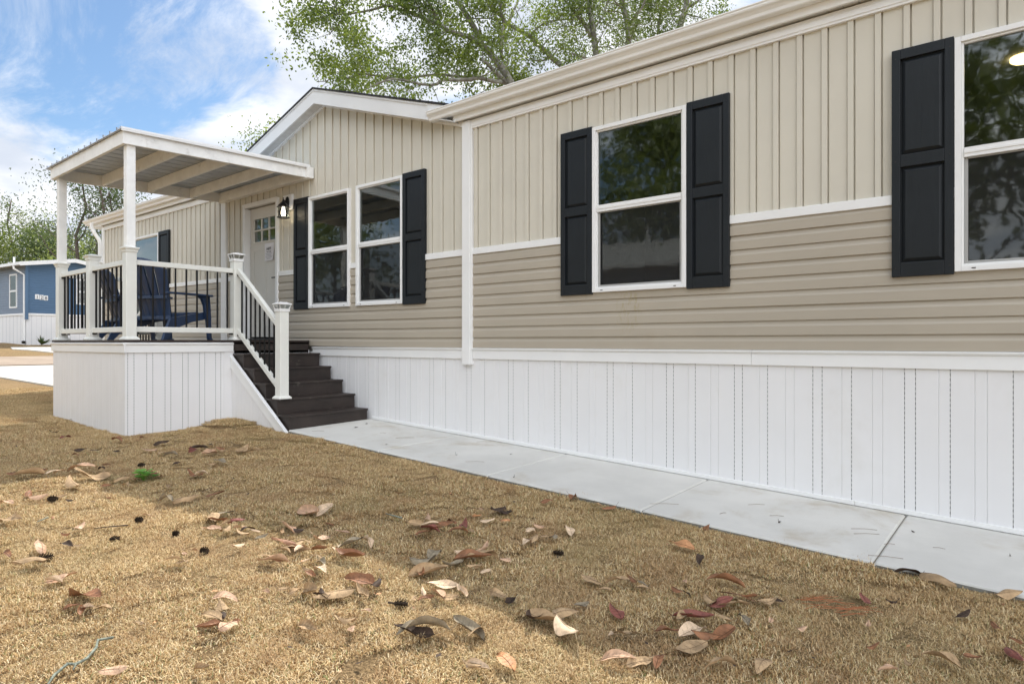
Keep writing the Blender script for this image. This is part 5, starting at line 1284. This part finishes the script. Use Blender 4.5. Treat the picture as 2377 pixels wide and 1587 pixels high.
# ---------------------------------------------------------------- cones, sticks, needles, weed
mCone=mat('black cone',(.055,.040,.028),.8,.2,noise=(60,.5))
def cone(x,y,L,rz,lb,stem=False):
    b=MB(); r2=random.Random(int(abs(x)*1000)); z=ground_z(x,y)-.016; L*=.8
    for i in range(60):
        u=i/60; a=i*2.4; rad=L*.26*math.sin(math.pi*(.12+.85*u))+.004; c=Vector(((u-.5)*L,math.cos(a)*rad,math.sin(a)*rad+L*.2)); n_=Vector((.5,math.cos(a),math.sin(a))).normalized(); s_=Vector((0,-math.sin(a),math.cos(a)))*.006
        e=c+n_*.008; m0=Vector(((u-.5)*L-.004,0,L*.2)); b.add([m0-s_,m0+s_,e+s_*.5,e-s_*.5],[(0,1,2,3)])
    b.tube([(-L*.5,0,L*.2),(L*.5,0,L*.2)],.008,6)
    if stem: b.tube([(-L*.45,0,L*.2),(-L*1.05,.004,L*.26)],.005,6)
    o=b.build('tree_cone',mCone); o.location=(x,y,z-.004); o.rotation_euler=(0,0,rz); tag(o,lb,'cone','spent black cones on the lawn')
cone(-5.31,1.44,.085,.6,'fuzzy black cone lying between pink leaves, upper left of the lawn'); cone(-4.42,1.66,.06,.5,'small black cone beside a pink leaf above the dark twig'); cone(-5.99,2.27,.07,.8,'black cone on shaded grass in front of the porch skirting')
cone(-3.58,1.68,.06,.2,'small black cone between the two folded leaf groups'); cone(-4.07,1.07,.085,1.6,'fuzzy black cone touching a tan leaf at far left'); cone(-4.15,1.43,.06,1.0,'ragged black cone below the dark twig')
cone(-2.26,1.96,.075,.6,'black cone with a stalk, near the lawn centre',True); cone(-2.09,2.97,.07,.4,'black cone below the pale leaves near the walkway'); cone(-4.01,1.71,.045,.4,'tiny dark cone above the big leaf pile')
mTwig=mat('grey lichen twig',(.20,.22,.18),.9,.1,noise=(80,.4)); mTwigD=mat('dark twig',(.07,.05,.04),.9,.1)
def stick(pl,r,m,lb,extra=None):
    b=MB(); P=[Vector((x,y,lawn(x,y)+.024+r)) for x,y in pl]; b.tube(P,[r*.5]+[r]*(len(P)-1),7)
    for e in (extra or []): Q=[Vector((x,y,lawn(x,y)+.024+r)) for x,y in e]; b.tube(Q,[r*.8,r*.4],6)
    tag(b.build('stick',m,smooth=True,loc=tuple(P[0])),lb,'stick')
stick([(-2.66,.70),(-2.73,.745),(-2.78,.80),(-2.755,.82),(-2.77,.86),(-2.83,.91),(-2.89,.935),(-2.87,.985)],.0055,mTwig,'crooked grey stick crusted with pale lichen at the bottom left',[[(-2.755,.82),(-2.72,.80)]])
stick([(-3.36,2.78),(-3.21,2.79)],.006,mTwig,'short pale lichen stick alone on the upper middle lawn')
stick([(-4.42,1.41),(-4.38,1.50),(-4.34,1.57)],.004,mTwigD,'dark thin twig lying below the rows of pink leaves')
stick([(-4.80,1.22),(-4.85,1.29)],.005,mTwig,'stubby pale twig near the left edge')
mNeedle=mat('brown pine needle',(.16,.085,.04),.6,.3); mNeedR=mat('red pine needles',(.40,.14,.06),.6,.3)
b=MB()
for k in range(16):
    x_=-.72+rr.uniform(-.09,.09); y_=3.24+rr.uniform(-.04,.04); a=.62+rr.gauss(0,.35); L=rr.uniform(.06,.12); z=lawn(x_,y_)+.034
    b.tube([(x_-L*math.cos(a),y_-L*math.sin(a),z),(x_,y_,z+.004),(x_+L*math.cos(a+.1),y_+L*math.sin(a+.1),z)],.0011,4)
tag(b.build('needle_bundle',mNeedR,loc=(-.72,3.24,lawn(-.72,3.24)+.034)),'loose bundle of red pine needles on the right of the lawn','pine needles')
ND=[(-1.34,4.41,.09,.55,'short needle left of the last tooled joint'),(-.84,4.50,.15,.5,'upper of two parallel needles by the last joint'),(-.81,4.41,.15,.6,'lower of two parallel needles by the last joint'),(-.65,4.05,.17,.35,'long needle right of the last joint near the lawn'),(-.44,4.42,.06,.2,'tiny forked needle at the right end'),(-.67,4.30,.06,.6,'faint short needle just right of the last joint'),(-2.02,4.15,.20,.6,'long bowed needle beside the middle joint'),(-1.53,4.58,.12,.7,'faint needle near the skirting mid panel'),(-1.63,4.22,.06,1.2,'small forked needle mid panel'),(-6.11,4.11,.13,.85,'needle closest to the bottom step'),(-5.14,4.51,.19,.9,'needle across the first panel'),(-3.86,4.20,.17,.62,'needle left of the second joint'),(-5.52,4.53,.07,.4,'short curled needle on the first panel'),(-4.41,4.94,.15,.7,'needle against the skirting base')]
for x_,y_,L,a,lb in ND:
    b=MB(); z=slab(x_,y_)+.0025; b.tube([(x_-L/2*math.cos(a),y_-L/2*math.sin(a),z),(x_,y_+.004,z+.003),(x_+L/2*math.cos(a),y_+L/2*math.sin(a),z)],.0012,4)
    tag(b.build('pine_needle',mNeedle,loc=(x_,y_,z)),lb+' of the concrete walkway','pine needle','pine needles on the walkway')
BT=[(-6.0,4.54,.05,'leaf crumb near the bottom step on the walkway'),(-4.17,4.29,.025,'dark crumb on the second walkway panel'),(-3.82,4.66,.025,'dark crumb near the skirting on the second panel'),(-3.27,4.02,.03,'dark crumb by the lawn edge past the second joint'),(-1.28,4.28,.03,'dark crumb right of the short needle on the third panel'),(-.6,4.66,.03,'pale crumb stuck on the last joint'),(-6.12,4.78,.05,'curled crumb close to the steps and skirting'),(-.12,4.55,.02,'dark speck at the right end of the walkway'),(-5.0,4.15,.02,'tan crumb at mid first panel')]
for x_,y_,L,lb in BT:
    b=magnolia(L,int(L*9999)+int(-x_*10),'D'); o=b.build('leaf_crumb',[mTwigD,mTwigD],smooth=True); o.location=(x_,y_,slab(x_,y_)+.001); o.rotation_euler=(0,0,rr.uniform(0,3)); tag(o,lb,'leaf crumb','crumbs on the walkway')
mWeed=leafmat('bright weed',(.10,.26,.04),(.26,.48,.10),.4,20)
b=MB(); wx,wy=-5.48,2.09; wz=lawn(wx,wy)+.01; r2=random.Random(8)
for k in range(20):
    a=r2.uniform(0,6.28); rad=r2.uniform(.01,.075); zc=r2.uniform(.02,.075); c=Vector((wx+math.cos(a)*rad,wy+math.sin(a)*rad,wz+zc)); b.tube([(wx,wy,wz),tuple(c)],.0012,4,cap=False)
    for s in (-1,0,1):
        a2=a+s*.9; d=Vector((math.cos(a2),math.sin(a2),.25)); n_=Vector((-math.sin(a2),math.cos(a2),0)); e=c+d*.046
        b.add([c,c+d*.022+n_*.019,e+n_*.012,e-n_*.012,c+d*.022-n_*.019],[(0,1,2,3,4)])
tag(b.build('weed',mWeed,loc=(wx,wy,wz)),'small bright green broadleaf weed on the lawn','weed')
# matted thatch tuft of fringe grass along the slab and skirting edges is part of the grass
